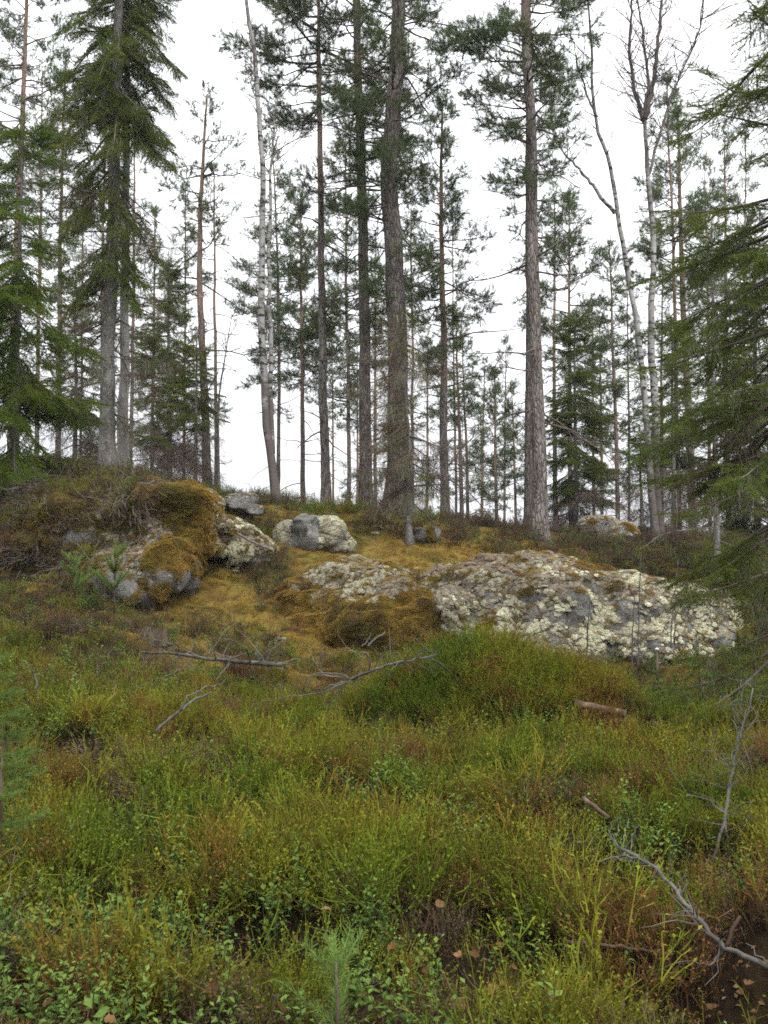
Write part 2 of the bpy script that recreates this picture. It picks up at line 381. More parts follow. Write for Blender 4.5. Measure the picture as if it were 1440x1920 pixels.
_groups = {}
def scatter_tree(protos):
    key = tuple(o.name for o in protos)
    if key in _groups: return _groups[key]
    ng = bpy.data.node_groups.new('scatter', 'GeometryNodeTree'); N, L = ng.nodes, ng.links
    ng.interface.new_socket('Geometry', in_out='INPUT', socket_type='NodeSocketGeometry')
    ng.interface.new_socket('Geometry', in_out='OUTPUT', socket_type='NodeSocketGeometry')
    gi, go = N.new('NodeGroupInput'), N.new('NodeGroupOutput')
    join = N.new('GeometryNodeJoinGeometry')
    for o in reversed(protos):
        oi = N.new('GeometryNodeObjectInfo'); oi.inputs['Object'].default_value = o; oi.inputs['As Instance'].default_value = False
        g2 = N.new('GeometryNodeGeometryToInstance'); L.new(oi.outputs['Geometry'], g2.inputs[0]); L.new(g2.outputs[0], join.inputs[0])
    ip = N.new('GeometryNodeInstanceOnPoints'); ip.inputs['Pick Instance'].default_value = True
    def na(nm, ty):
        a = N.new('GeometryNodeInputNamedAttribute'); a.data_type = ty; a.inputs['Name'].default_value = nm; return a.outputs['Attribute']
    e2r = N.new('FunctionNodeEulerToRotation'); L.new(na('rot', 'FLOAT_VECTOR'), e2r.inputs[0])
    L.new(gi.outputs[0], ip.inputs['Points']); L.new(join.outputs[0], ip.inputs['Instance'])
    L.new(na('pick', 'INT'), ip.inputs['Instance Index']); L.new(e2r.outputs[0], ip.inputs['Rotation']); L.new(na('scl', 'FLOAT'), ip.inputs['Scale'])
    L.new(ip.outputs[0], go.inputs[0]); _groups[key] = ng; return ng

def scatter(name, protos, pos, rot, scl, rng, parent=None, label=None, cat=None):
    m = bpy.data.meshes.new(name); n = len(pos)
    m.vertices.add(n); m.vertices.foreach_set('co', np.asarray(pos, np.float32).ravel())
    a = m.attributes.new('rot', 'FLOAT_VECTOR', 'POINT'); a.data.foreach_set('vector', np.asarray(rot, np.float32).ravel())
    a = m.attributes.new('scl', 'FLOAT', 'POINT'); a.data.foreach_set('value', np.asarray(scl, np.float32))
    a = m.attributes.new('pick', 'INT', 'POINT'); a.data.foreach_set('value', rng.integers(0, len(protos), n).astype(np.int32))
    m.update()
    o = bpy.data.objects.new(name, m); COL.objects.link(o)
    md = o.modifiers.new('scatter', 'NODES'); md.node_group = scatter_tree(protos)
    if parent: child(o, parent)
    return tag(o, label, cat, kind='stuff')

def rv(rng, s=1.0): return Vector(rng.normal(0, s, 3))

# ---- small pieces of plants, each made once and strewn many times
def blade(mb, p, d, ln, w, rng, h0, h1):
    side = d.cross(rv(rng)).normalized()*(w*.5)
    mb.tri(p-side, p+side, p+d*ln, (h0, h0, h1))

def ribbon(mb, a, b, wa, wb, rng, h0, h1):
    s = (b-a).cross(rv(rng))
    if s.length < 1e-9: return
    s.normalize(); mb.quad(a-s*wa, a+s*wa, b+s*wb, b-s*wb, (h0, h0, h1, h1))

def leaf(mb, p, d, up, ln, w, h):
    s = d.cross(up); s = s.normalized()*w*.5 if s.length > 1e-6 else Vector((w*.5, 0, 0))
    a, m1, tip = p, p+d*ln*.45, p+d*ln
    f = up*(w*.18)
    mb.quad(a, m1+s+f, tip, m1, (h, h, h, h)); mb.quad(a, m1, tip, m1-s+f, (h, h, h, h))

def proto_pine_cluster(seed, n_tufts=4, spread=.13):
    rng = np.random.default_rng(seed); mb = MB()
    for k in range(n_tufts):
        ax = (Vector((1, 0, .25)) + rv(rng, .45)).normalized(); o = Vector((rng.uniform(-.05, .1), 0, 0)) + rv(rng, .02)
        end = o + ax*rng.uniform(.07, spread); ribbon(mb, o, end, .003, .002, rng, 0, .2)
        for i in range(38):
            t = rng.uniform(.15, 1); d = (ax*rng.uniform(.2, .9) + rv(rng, .62)).normalized()
            blade(mb, o.lerp(end, t), d, rng.uniform(.045, .07), .0042, rng, .25+.3*t, .6+.4*t)
    return mb.build('pine_needle_cluster', M['pine_needle'], link=False, smooth=False)

def proto_spray(seed, mat, ln=.34, nl=.016, w=.003, sp=.008, per=3, droop=.25, side=.16):
    rng = np.random.default_rng(seed); mb = MB()
    def shoot(a, d, L, h0):
        n = max(2, int(L/sp)); dd = d.copy(); p = a.copy(); st = L/n; pr = p.copy()
        for i in range(n):
            dd = (dd + Vector((0, 0, -droop*st*3)) + rv(rng, .03)).normalized(); p = p + dd*st
            for q in range(per):
                r = rv(rng); r = (r - dd*r.dot(dd)).normalized()
                nd = (dd*.55 + r*.8 + Vector((0, 0, .15))).normalized()
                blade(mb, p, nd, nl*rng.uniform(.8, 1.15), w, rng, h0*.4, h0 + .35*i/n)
            if i % 4 == 3: ribbon(mb, pr, p, .0016, .0014, rng, 0, .1); pr = p.copy()
    main = Vector((1, 0, .06)); shoot(Vector((0, 0, 0)), main, ln, .55)
    x = .03; s = 1
    while x < ln*.92:
        t = x/ln; a = R(rng.uniform(38, 62)); L = (side*(1-t)+.035)*rng.uniform(.7, 1.15)
        shoot(Vector((x, 0, -droop*x*x*1.2)), Vector((math.cos(a), s*math.sin(a), rng.uniform(-.25, .08))), L, .6)
        x += rng.uniform(.013, .024); s = -s
    return mb.build('spruce_spray', mat, link=False, smooth=False)

def proto_bilberry(seed, height=.25, leafy=.45, stems=11):
    rng = np.random.default_rng(seed); mb = MB()
    def grow(p, d, L, w, lev, h):
        n = 2 if lev == 0 else 2; q = p; dd = d
        for i in range(n):
            dd = (dd + rv(rng, .08) + Vector((0, 0, .06))).normalized(); r = q + dd*(L/n); h2 = min(1, r.z/height)
            ribbon(mb, q, r, w, w*.85, rng, h, h2); q = r; h = h2
            if lev > 0 and rng.random() < leafy:
                leaf(mb, q, (dd*.5 + rv(rng, .7)).normalized(), Vector((0, 0, 1)), rng.uniform(.008, .013), .0075, min(1, h))
            if lev < 3:
                for _ in range(int(rng.integers(1, 3)) if i else int(rng.integers(0, 2))):
                    nd = (dd + rv(rng, .33)).normalized()
                    if nd.z < .1: nd.z = .25; nd.normalize()
                    grow(q, nd, L*rng.uniform(.55, .8), w*.75, lev+1, h)
    for k in range(stems):
        a = rng.uniform(0, 2*math.pi); rr = rng.uniform(0, .075)
        grow(Vector((rr*math.cos(a), rr*math.sin(a), -.03)), (Vector((math.cos(a)*.42, math.sin(a)*.42, 1)) + rv(rng, .16)).normalized(), height*rng.uniform(.36, .55), .0024, 0, 0)
    return mb.build('bilberry_tuft', M['bilberry'], link=False, smooth=False)

def proto_lingon(seed, stems=4):
    rng = np.random.default_rng(seed); mb = MB()
    for k in range(stems):
        p = Vector((*rng.uniform(-.05, .05, 2), -.02)); d = (Vector((0, 0, 1)) + rv(rng, .28)).normalized(); H = rng.uniform(.10, .20); n = int(H/.011)
        for i in range(n):
            q = p + d*(H/n); ribbon(mb, p, q, .0011, .001, rng, 0, .1); p = q; d = (d + rv(rng, .08)).normalized()
            if i > n*.25:
                a = i*2.4 + rng.uniform(-.4, .4); od = (Vector((math.cos(a), math.sin(a), .45)) + rv(rng, .15)).normalized()
                s = rng.uniform(.8, 1.15)*(1.1 if i < n-2 else .75); leaf(mb, p, od, (Vector((0, 0, 1)) + rv(rng, .25)).normalized(), .017*s, .0105*s, .45+.55*i/n)
    return mb.build('lingonberry_sprig', M['lingonberry_leaf'], link=False, smooth=False)

def dome(mb, r, hgt, rng, bump, h0, fr=14.0, sub=3):
    """a lumpy cauliflower-like cushion"""
    import bmesh
    bm = bmesh.new(); bmesh.ops.create_icosphere(bm, subdivisions=sub, radius=1); off = rv(rng, 20); base = len(mb.v)
    bmesh.ops.delete(bm, geom=[f for f in bm.faces if f.calc_center_median().z < -.25], context='FACES'); bm.verts.index_update()
    for v in bm.verts:
        d = v.co.normalized(); k = 1 + bump*(mnoise.noise(d*fr*.16 + off) + .9*abs(mnoise.noise(d*fr*.42 + off)) + .5*mnoise.noise(d*fr + off))
        mb.v.append(Vector((d.x*r*k, d.y*r*k, d.z*hgt*k))); mb.h.append(h0 + max(0, d.z)*.6*(k > 1))
    mb.f += [tuple(base+v.index for v in f.verts) for f in bm.faces]; bm.free()

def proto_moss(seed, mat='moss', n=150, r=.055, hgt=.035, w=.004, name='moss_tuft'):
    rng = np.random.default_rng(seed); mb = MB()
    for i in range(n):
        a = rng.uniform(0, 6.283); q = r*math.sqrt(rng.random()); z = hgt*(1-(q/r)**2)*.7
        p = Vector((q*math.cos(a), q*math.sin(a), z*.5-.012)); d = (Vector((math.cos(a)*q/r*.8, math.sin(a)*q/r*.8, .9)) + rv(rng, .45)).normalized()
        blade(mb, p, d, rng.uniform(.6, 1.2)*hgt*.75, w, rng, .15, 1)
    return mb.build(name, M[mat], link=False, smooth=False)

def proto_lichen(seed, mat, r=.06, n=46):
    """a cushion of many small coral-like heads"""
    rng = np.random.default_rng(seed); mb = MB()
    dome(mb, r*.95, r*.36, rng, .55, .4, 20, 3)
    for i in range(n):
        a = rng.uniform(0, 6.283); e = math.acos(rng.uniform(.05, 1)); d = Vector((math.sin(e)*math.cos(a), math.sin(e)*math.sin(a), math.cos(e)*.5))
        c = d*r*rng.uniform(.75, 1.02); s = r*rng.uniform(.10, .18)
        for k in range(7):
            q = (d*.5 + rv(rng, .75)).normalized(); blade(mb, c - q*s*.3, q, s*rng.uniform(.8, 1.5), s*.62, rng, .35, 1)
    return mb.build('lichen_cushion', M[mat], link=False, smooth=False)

def proto_beard(seed):
    rng = np.random.default_rng(seed); mb = MB()
    for i in range(26):
        p = Vector((rng.uniform(-.06, .06), rng.uniform(-.03, .03), 0)); n = int(rng.integers(2, 5))
        for k in range(n):
            q = p + Vector((rng.normal(0, .012), rng.normal(0, .012), -rng.uniform(.03, .06))); ribbon(mb, p, q, .0016, .0012, rng, .6, 1); p = q
    return mb.build('beard_lichen_tuft', M['beard_lichen'], link=False, smooth=False)

def proto_twigs(seed, mat, n=9, L=.28):
    """bare dead twigs fanning from one point along +X"""
    rng = np.random.default_rng(seed); mb = MB()
    def go(p, d, l, w, lev):
        q = p
        for i in range(3):
            d = (d + rv(rng, .14) + Vector((0, 0, -.05))).normalized(); r = q + d*l/3; ribbon(mb, q, r, w, w*.8, rng, .3, .6); q = r
            if lev < 2 and rng.random() < .75: go(q, (d + rv(rng, .5)).normalized(), l*.55, w*.7, lev+1)
    for k in range(n):
        go(Vector((rng.uniform(0, .1), 0, 0)), (Vector((1, 0, -.1)) + rv(rng, .45)).normalized(), L*rng.uniform(.5, 1.1), .0022, 0)
    return mb.build('dead_twig_fan', mat, link=False, smooth=False)

PINE = [proto_pine_cluster(s) for s in range(5)]
SPRAY = [proto_spray(20+s, M['far_spruce_needle'], w=.0044, nl=.021, sp=.008, per=4, side=.19) for s in range(4)]
SPRAY_NEAR = [proto_spray(30+s, M['spruce_needle'], sp=.0055, w=.0032, per=4, side=.17, nl=.016, droop=.14) for s in range(4)]
SPRAY_EDGE = [proto_spray(35+s, M['edge_spruce_needle'], sp=.0055, w=.0030, per=4, side=.16, nl=.015, droop=.2) for s in range(4)]
SPRAY_YELLOW = [proto_spray(40+s, M['yellowing_needle'], w=.0038, nl=.016, sp=.016, per=2) for s in range(3)]
SPRAY_SAPLING = [proto_spray(45+s, M['sapling_needle'], ln=.2, side=.09, sp=.004, w=.002, nl=.015) for s in range(3)]
BILB = [proto_bilberry(50+s, height=.23+.02*(s % 3)) for s in range(7)]
BILB_TALL = [proto_bilberry(60+s, height=.34, stems=11, leafy=.6) for s in range(5)]
LING = [proto_lingon(70+s) for s in range(5)]
MOSS = [proto_moss(80+s, n=280, r=.075, hgt=.024, w=.0065) for s in range(4)]
LPALE = [proto_lichen(90+s, 'pale_lichen') for s in range(4)]
LGREY = [proto_lichen(95+s, 'grey_lichen') for s in range(4)]
LBROWN = [proto_lichen(195+s, 'brown_lichen') for s in range(4)]
BEARD = [proto_beard(100+s) for s in range(3)]
TWIGS = [proto_twigs(110+s, M['twig']) for s in range(4)]
TWIGS_GREY = [proto_twigs(115+s, M['deadwood']) for s in range(3)]
HEATH = []
for s in range(3):
    o = proto_bilberry(120+s, height=.2, stems=11, leafy=.6); o.data.materials[0] = M['heather_twig']; o.name = 'heather_tuft'; HEATH.append(o)

# ------------------------------------------------------------------ trees
def stem_path(Y, path, ext, rng, wig=.012):
    """world points of a trunk from the ground up through the pixels it passes, then ext metres more"""
    p0 = P(path[0][0], path[0][1], Y); g = float(gz(p0.x, Y)); pts = [Vector((p0.x, Y, g-.12))]
    for px, py in path[1:]: pts.append(P(px, py, Y))
    pts = [pts[0]] + [p for p in pts[1:] if p.z > pts[0].z + .2]
    if ext > 0:
        d = (pts[-1]-pts[-2]).normalized(); d = (d + Vector((0, 0, .6))).normalized(); pts.append(pts[-1] + d*ext)
    # smooth resample
    out = []; n = len(pts)
    for i in range(n-1):
        a, b = pts[i], pts[i+1]; m0 = (pts[i+1]-pts[max(i-1, 0)])*.5; m1 = (pts[min(i+2, n-1)]-pts[i])*.5
        L = (b-a).length
        if i: m0 *= min(1, L/max(m0.length, 1e-6))
        k = max(2, int(L/.22))
        for j in range(k):
            t = j/k; t2, t3 = t*t, t*t*t
            out.append(a*(2*t3-3*t2+1) + m0*(t3-2*t2+t) + b*(-2*t3+3*t2) + m1*(t3-t2))
    out.append(pts[-1])
    off = Vector((0, 0, 0))
    for i in range(2, len(out)):
        off = off*.9 + Vector((rng.normal(0, wig), rng.normal(0, wig), 0)); out[i] = out[i] + off
    return out

def trunk_mesh(pts, r0, rtip, rng, sides=14, flare=.4, power=.85, h_of=None, lump=.05):
    mb = MB(); L = len(pts); z0 = pts[0].z; H = pts[-1].z - z0; rad = []
    for i, p in enumerate(pts):
        t = (p.z-z0)/max(H, .01); r = rtip + (r0-rtip)*max(0, 1-t)**power
        rad.append(r*(1 + flare*math.exp(-(p.z-z0-.1)/.28)))
    mb.tube(pts, rad, sides)
    # uneven bark and root buttresses
    k = 0
    for i in range(L):
        for s in range(sides):
            v = mb.v[k]; d = v - pts[i]; an = math.atan2(d.y, d.x)
            b = 1 + lump*mnoise.noise(Vector((math.cos(an)*1.7, math.sin(an)*1.7, pts[i].z*1.3 + r0*40))) + .5*lump*rng.normal()
            b += .34*math.exp(-(pts[i].z-z0-.1)/.2)*max(0, math.sin(an*4 + r0*50))
            mb.v[k] = pts[i] + d*b; mb.h[k] = h_of((pts[i].z-z0)) if h_of else (pts[i].z-z0)/max(H, .01); k += 1
    return mb, rad

def at_h(pts, z):
    for i in range(len(pts)-1):
        if pts[i+1].z >= z:
            t = (z-pts[i].z)/max(1e-6, pts[i+1].z-pts[i].z); return pts[i].lerp(pts[i+1], max(0, min(1, t)))
    return pts[-1].copy()

class Foliage:
    def __init__(s): s.p = []; s.d = []; s.s = []
    def add(s, p, d, sc): s.p.append(tuple(p)); s.d.append(tuple(d)); s.s.append(sc)
    def out(s, name, protos, rng, parent, roll=.4):
        if not s.p: return
        n = len(s.p); up = np.array([[0, 0, 1.]]) + rng.normal(0, roll, (n, 3))
        scatter(name, protos, s.p, euler_from(s.d, up), s.s, rng, parent)

def limb_path(p, az, el, L, rng, n=6, sag=0.0, up=.25, wob=.10):
    d = Vector((math.cos(az)*math.cos(el), math.sin(az)*math.cos(el), math.sin(el))); out = [p.copy()]
    for i in range(n):
        t = (i+1)/n; d = (d + Vector((0, 0, -sag*(1-t) + up*t*t))/n*2 + rv(rng, wob)).normalized(); p = p + d*(L/n); out.append(p.copy())
    return out

def pine_tree(label, Y, path, w, crown, Rm, seed, ext=0, dens=1.0, snags=8, orange=.35, lean=0, group='pine trees on the ridge', top=.35, thick=True, min_el=-14, sizef=1.0, sides=None, ragged=None):
    rng = np.random.default_rng(seed)
    pts = stem_path(Y, path, ext, rng, .005); base = pts[0]; r0 = w*.5*Y/FPX; H = pts[-1].z-base.z
    root = empty('pine_tree', base + Vector((0, 0, .12)), label, 'pine', group)
    near = Y < 21
    mb, rad = trunk_mesh(pts, r0, max(.012, r0*.16), rng, (sides or (18 if near else 9)), .6 if near else .3, .8, h_of=lambda z: z/ max(3.0, H)*1.0 + (orange-.35))
    mb.build('trunk', M['pine_bark'], root)
    zc = P(0, crown, Y).z; zt = pts[-1].z
    lb, fo = MB(), Foliage()
    z = zc; cl = max(zt-zc, .5)
    def twig(a, d, L, r, sc):
        b = a + d*L*.5 + rv(rng, .02); c = b + (d + Vector((0, 0, .25))).normalized()*L*.5
        lb.tube([a, b, c], [r, r*.75, r*.4], 3, False)
        for q in range(max(1, int(L/.1))):
            t = 1 - q*.1/L*rng.uniform(.7, 1.2)
            if t < .25: break
            pp = b.lerp(c, (t-.5)*2) if t > .5 else a.lerp(b, t*2)
            fo.add(pp, d + rv(rng, .35) + Vector((0, 0, .3)), sc*rng.uniform(.7, 1.3))
    while z < zt-.05:
        t = (z-zc)/cl
        prof = (min(1, .35+t*2.2) if thick else 1)*max(.08, (1-t))**.62
        for k in range(int(rng.integers(2, 5))):
            L = Rm*prof*rng.uniform(.45, 1.15)
            if L < .12: continue
            az = rng.uniform(0, 6.283); el = R(min_el + 62*t**1.3 + rng.normal(0, 12))
            p = at_h(pts, z+rng.uniform(-.08, .08)); lp = limb_path(p, az, el, L, rng, 6, .10, .45, .13)
            rr = .007 + .012*L; lb.tube(lp, [rr*(1-.82*i/6) for i in range(7)], 4, False)
            n = max(3, int(L/.085*dens)); d0 = (lp[-1]-lp[0]).normalized()
            for j in range(n):
                s = rng.uniform(.34, 1)**.8; f = s*6; i = min(5, int(f)); a = lp[i].lerp(lp[i+1], f-i)
                side = d0.cross(Vector((0, 0, 1))); side = side.normalized() if side.length > 1e-5 else Vector((1, 0, 0))
                dd = (d0*rng.uniform(.3, .9) + side*rng.choice([-1, 1])*rng.uniform(.3, 1) + Vector((0, 0, rng.uniform(-.2, .5)))).normalized()
                twig(a, dd, min(.5, L*.34)*rng.uniform(.5, 1.1), .004, sizef)
            fo.add(lp[-1], d0 + Vector((0, 0, .3)), 1.1*sizef); fo.add(lp[-2], d0 + Vector((0, 0, .3)), sizef)
        z += rng.uniform(.16, .34)/max(.6, dens)*(1.0 if Y < 30 else 1.25)
    for q in range(6): fo.add(pts[-1] + rv(rng, .05), Vector((0, 0, 1)) + rv(rng, .4), 1.2)
    for k in range(int(snags*1.6)):                                     # dead lower branches
        z = rng.uniform(base.z + H*.12, min(zc + .5*cl, zt)); L = rng.uniform(.3, 1.7)*min(1, Rm); p = at_h(pts, z)
        lp = limb_path(p, rng.uniform(0, 6.283), R(rng.normal(4, 16)), L, rng, 6, .25, .15, .2)
        sr = .017 if Y < 20 else .012; lb.tube(lp, [sr*(1-.8*i/6) for i in range(7)], 4, False)
        for j in range(int(rng.integers(1, 5))):
            i = int(rng.integers(2, 6)); d = ((lp[i]-lp[i-1]).normalized() + rv(rng, .5)).normalized()
            q = limb_path(lp[i], math.atan2(d.y, d.x), math.asin(max(-1, min(1, d.z))), L*.4, rng, 3, .1, 0, .2); lb.tube(q, [.007, .006, .004, .002], 3, False)
    if ragged:
        za, zb, f1, f2 = P(0, ragged[1], Y).z, P(0, ragged[0], Y).z, Foliage(), Foliage()
        for k in range(ragged[2]):
            z = rng.uniform(za, zb); p = at_h(pts, z); az = rng.uniform(0, 6.283); d = Vector((math.cos(az), math.sin(az), rng.uniform(-.9, .2))); p = p + Vector((math.cos(az), math.sin(az), 0))*r0*.8
            (f1 if rng.random() < .55 else f2).add(p, d, rng.uniform(.5, 1.3))
        f1.out('clinging_twigs', TWIGS, rng, root); f2.out('clinging_sprays', SPRAY_YELLOW + SPRAY[:1], rng, root)
    tag(lb.build('branchwork', M['limb'], root), kind='stuff')
    fo.out('needle_crown', PINE, rng, root)
    return root

def spruce_tree(label, Y, path, w, seed, top_ext=0, low=None, Lmax=1.0, cone=.30, group='spruce trees of the wood', protos=None, dens=1.0, bare=None, beard=.15,
                bark='spruce_bark', sector=None, gap=0.0, droop=1.0, size=1.0, dead_below=None, lmin=.12):
    rng = np.random.default_rng(seed); protos = protos or SPRAY
    pts = stem_path(Y, path, top_ext, rng, .006); base = pts[0]; H = pts[-1].z-base.z; r0 = w*.5*Y/FPX
    root = empty('spruce_tree', base + Vector((0, 0, .12)), label, 'spruce', group)
    mb, rad = trunk_mesh(pts, r0, max(.008, r0*.1), rng, 16 if Y < 20 else 9, .35, .9, lump=.07); mb.build('trunk', M[bark], root)
    lb, fo, dead, br = MB(), Foliage(), Foliage(), Foliage()
    zl = P(0, low, Y).z if low else base.z + .3
    zd = P(0, dead_below, Y).z if dead_below else -99
    z = zl; zt = pts[-1].z
    while z < zt-.06:
        for k in range(int(rng.integers(3, 6))):
            L = min(Lmax, cone*(zt-z)+.1)*rng.uniform(.6, 1.12)
            if L < lmin: L = lmin
            az = rng.uniform(0, 6.283)
            if sector and not (sector[0] < (math.degrees(az) % 360) < sector[1]): continue
            if rng.random() < gap: continue
            t = (z-zl)/max(.1, zt-zl); el = R(-18*droop + 50*t**2 + rng.normal(0, 7))
            p = at_h(pts, z + rng.uniform(-.06, .06)); lp = limb_path(p, az, el, L, rng, 7, .32*droop, .42, .05)
            rr = .005 + .010*L; lb.tube(lp, [rr*(1-.85*i/7) for i in range(8)], 4, False)
            isdead = z < zd or rng.random() < .03
            d0 = (lp[-1]-lp[0]); d0.z = 0; d0.normalize(); side = Vector((-d0.y, d0.x, 0))
            s = .16 + .1*rng.random(); sg = 1
            while s < .98:
                f = s*7; i = min(6, int(f)); a = lp[i].lerp(lp[i+1], f-i); dl = (lp[i+1]-lp[i]).normalized()
                dd = dl*rng.uniform(.35, .8) + side*sg*rng.uniform(.35, .95) + Vector((0, 0, -rng.uniform(.05, .5)*droop)) + rv(rng, .12)
                sc = (.55 + .75*min(1, L))*(1.15-.55*s)*rng.uniform(.75, 1.2)*size
                (dead if isdead else fo).add(a, dd, sc)
                if rng.random() < beard: br.add(a, Vector((1, 0, 0)) + rv(rng, .4), rng.uniform(.6, 1.5))
                s += rng.uniform(.06, .115)/max(.35, L)/dens; sg = -sg
            (dead if isdead else fo).add(lp[-2], (lp[-1]-lp[-2]).normalized(), .8*size)
            if not isdead: fo.add(lp[-1], (lp[-1]-lp[-2]).normalized(), .5*size)
        z += rng.uniform(.10, .19)/max(.5, dens)*(1 if Y < 20 else 1.2)
    for k in range(6): fo.add(pts[-1]-Vector((0, 0, .05*k)), Vector((rng.normal(0, .5), rng.normal(0, .5), .9)), .45*size)
    if bare:                                                   # old dead branches with nothing but twigs and lichen
        za, zb, nb, Lb = P(0, bare[0], Y).z, P(0, bare[1], Y).z, bare[2], bare[3]
        for k in range(nb):
            L = Lb*rng.uniform(.4, 1.1); p = at_h(pts, rng.uniform(za, zb)); az = rng.uniform(0, 6.283)
            lp = limb_path(p, az, R(rng.normal(-14, 12)), L, rng, 7, .3, .25, .09); lb.tube(lp, [.012*(1-.85*i/7)+.002 for i in range(8)], 4, False)
            for i in range(2, 8):
                if rng.random() < .7: dead.add(lp[i], (lp[i]-lp[i-1]).normalized() + rv(rng, .4), rng.uniform(.5, 1.1))
                if rng.random() < .45: br.add(lp[i], Vector((1, 0, 0)) + rv(rng, .3), rng.uniform(.7, 1.7))
    tag(lb.build('branchwork', M['limb'], root), kind='stuff')
    fo.out('needle_crown', protos, rng, root, .25)
    dead.out('dead_twig_layer', TWIGS, rng, root, .5)
    if br.p:
        n = len(br.p); scatter('hanging_lichen', BEARD, br.p, np.stack([rng.normal(0, .1, n), rng.normal(0, .1, n), rng.uniform(0, 6.28, n)], 1), br.s, rng, root)
    return root

def birch_tree(label, Y, path, w, seed, ext=1.0, stems=(), twig_from=300, tw=40, root=None, r_tip=.02, L0=1.0, name='birch_tree', group='birches among the pines', bark='birch_bark', hscale=None):
    rng = np.random.default_rng(seed); pts = stem_path(Y, path, ext, rng, .008); base = pts[0]; r0 = w*.5*Y/FPX
    root = empty(name, base + Vector((0, 0, .12)), label, 'birch' if name == 'birch_tree' else 'sapling', group)
    H = hscale or (pts[-1].z-base.z)
    mb, _ = trunk_mesh(pts, r0, max(r_tip*.4, r0*.12), rng, 12, .3, .75, h_of=lambda z: z/H); mb.build('trunk', M[bark], root)
    lb = MB(); allp = [(pts, r0)]
    for (spath, sw, sext) in stems:
        a = P(*spath[0], Y); sp = [a] + [P(px, py, Y + .12*(i+1)) for i, (px, py) in enumerate(spath[1:])]
        if sext: d = (sp[-1]-sp[-2]).normalized(); sp.append(sp[-1] + (d + Vector((0, 0, .4))).normalized()*sext)
        fine = []
        for i in range(len(sp)-1):
            for j in range(5): fine.append(sp[i].lerp(sp[i+1], j/5) + rv(rng, .012))
        fine.append(sp[-1]); r = sw*.5*Y/FPX; n = len(fine)
        m2 = MB(); m2.tube(fine, [r*(1-.72*i/(n-1)) for i in range(n)], 9, True, (a.z-base.z)/H, (fine[-1].z-base.z)/H); m2.build('stem', M[bark], root); allp.append((fine, r))
    zt = P(0, twig_from, Y).z
    def grow(p, d, L, r, lev):
        n = 5; q = [p]
        for i in range(n):
            d = (d + rv(rng, .13) + Vector((0, 0, .06 if lev < 2 else -.05))).normalized(); q.append(q[-1] + d*L/n)
        lb.tube(q, [r*(1-.7*i/n) for i in range(n+1)], 4 if lev == 0 else 3, False)
        if lev < 2:
            for k in range(int(rng.integers(3, 6))):
                i = int(rng.integers(1, n+1)); grow(q[i], (d + rv(rng, .5)).normalized(), L*rng.uniform(.4, .65), r*.5, lev+1)
    for pp, r in allp:
        c = [p for p in pp if p.z > zt]
        for k in range(int(tw*len(c)/max(1, len(pts)))+2 if c else 0):
            p = c[int(rng.integers(0, len(c)))]; az = rng.uniform(0, 6.283); el = R(rng.uniform(15, 60))
            grow(p, Vector((math.cos(az)*math.cos(el), math.sin(az)*math.cos(el), math.sin(el))), L0*rng.uniform(.4, 1), .009, 0)
    if lb.v: tag(lb.build('twig_crown', M['limb'], root), kind='stuff')
    return root

# ------------------------------------------------------------------ rocks
def blob_rock(name, blobs, voxel, amp, seed, parent=None, mat='rock', sharp=.5, cuts=9):
    """one rock grown out of overlapping lumps: (px, py, Y, rx, ry, rz)"""
    import bmesh
    bm = bmesh.new()
    for (px, py, Y, rx, ry, rz) in blobs:
        c = P(px, py, Y); r = bmesh.ops.create_icosphere(bm, subdivisions=4, radius=1)
        prg = np.random.default_rng(int(px*7+py)); planes = [(rv(prg).normalized(), prg.uniform(.62, .88)) for _ in range(cuts)]
        for v in r['verts']:
            q = v.co.copy()
            for pn, pd in planes:
                e = q.dot(pn)-pd
                if e > 0: q -= pn*e
            k = (abs(q.x)**3.2 + abs(q.y)**3.2 + abs(q.z)**3.2)**(-1/3.2)*q.length     # a little boxy
            q = q.lerp(q*k, sharp); v.co = Vector((c.x+q.x*rx, c.y+q.y*ry, c.z+q.z*rz))
    m0 = bpy.data.meshes.new('tmp'); bm.to_mesh(m0); bm.free()
    o = bpy.data.objects.new('tmp', m0); COL.objects.link(o)
    md = o.modifiers.new('r', 'REMESH'); md.mode = 'VOXEL'; md.voxel_size = voxel
    dg = bpy.context.evaluated_depsgraph_get(); m = bpy.data.meshes.new_from_object(o.evaluated_get(dg)); bpy.data.objects.remove(o)
    n = len(m.vertices); co = np.zeros(n*3, np.float32); no = np.zeros(n*3, np.float32)
    m.vertices.foreach_get('co', co); m.vertices.foreach_get('normal', no); co = co.reshape(-1, 3); no = no.reshape(-1, 3)
    for i in range(n):
        p = Vector(co[i]); s = seed*3.7
        d = amp*(fbm(p.x*1.3+s, p.y*1.3, p.z*1.6, 3)*1.2 + .45*fbm(p.x*4+s, p.y*4, p.z*4, 3))
        cell = mnoise.voronoi(Vector((p.x*1.5+s, p.y*1.5, p.z*2.2)))[0]; d -= amp*.5*max(0, .10-(cell[1]-cell[0]))/.10
        co[i] += no[i]*d
    m.vertices.foreach_set('co', co.ravel()); m.name = name; m.materials.clear(); m.materials.append(M[mat])
    m.polygons.foreach_set('use_smooth', np.ones(len(m.polygons), dtype=bool)); m.update()
    r = bpy.data.objects.new(name, m); COL.objects.link(r)
    if parent: child(r, parent)
    return r

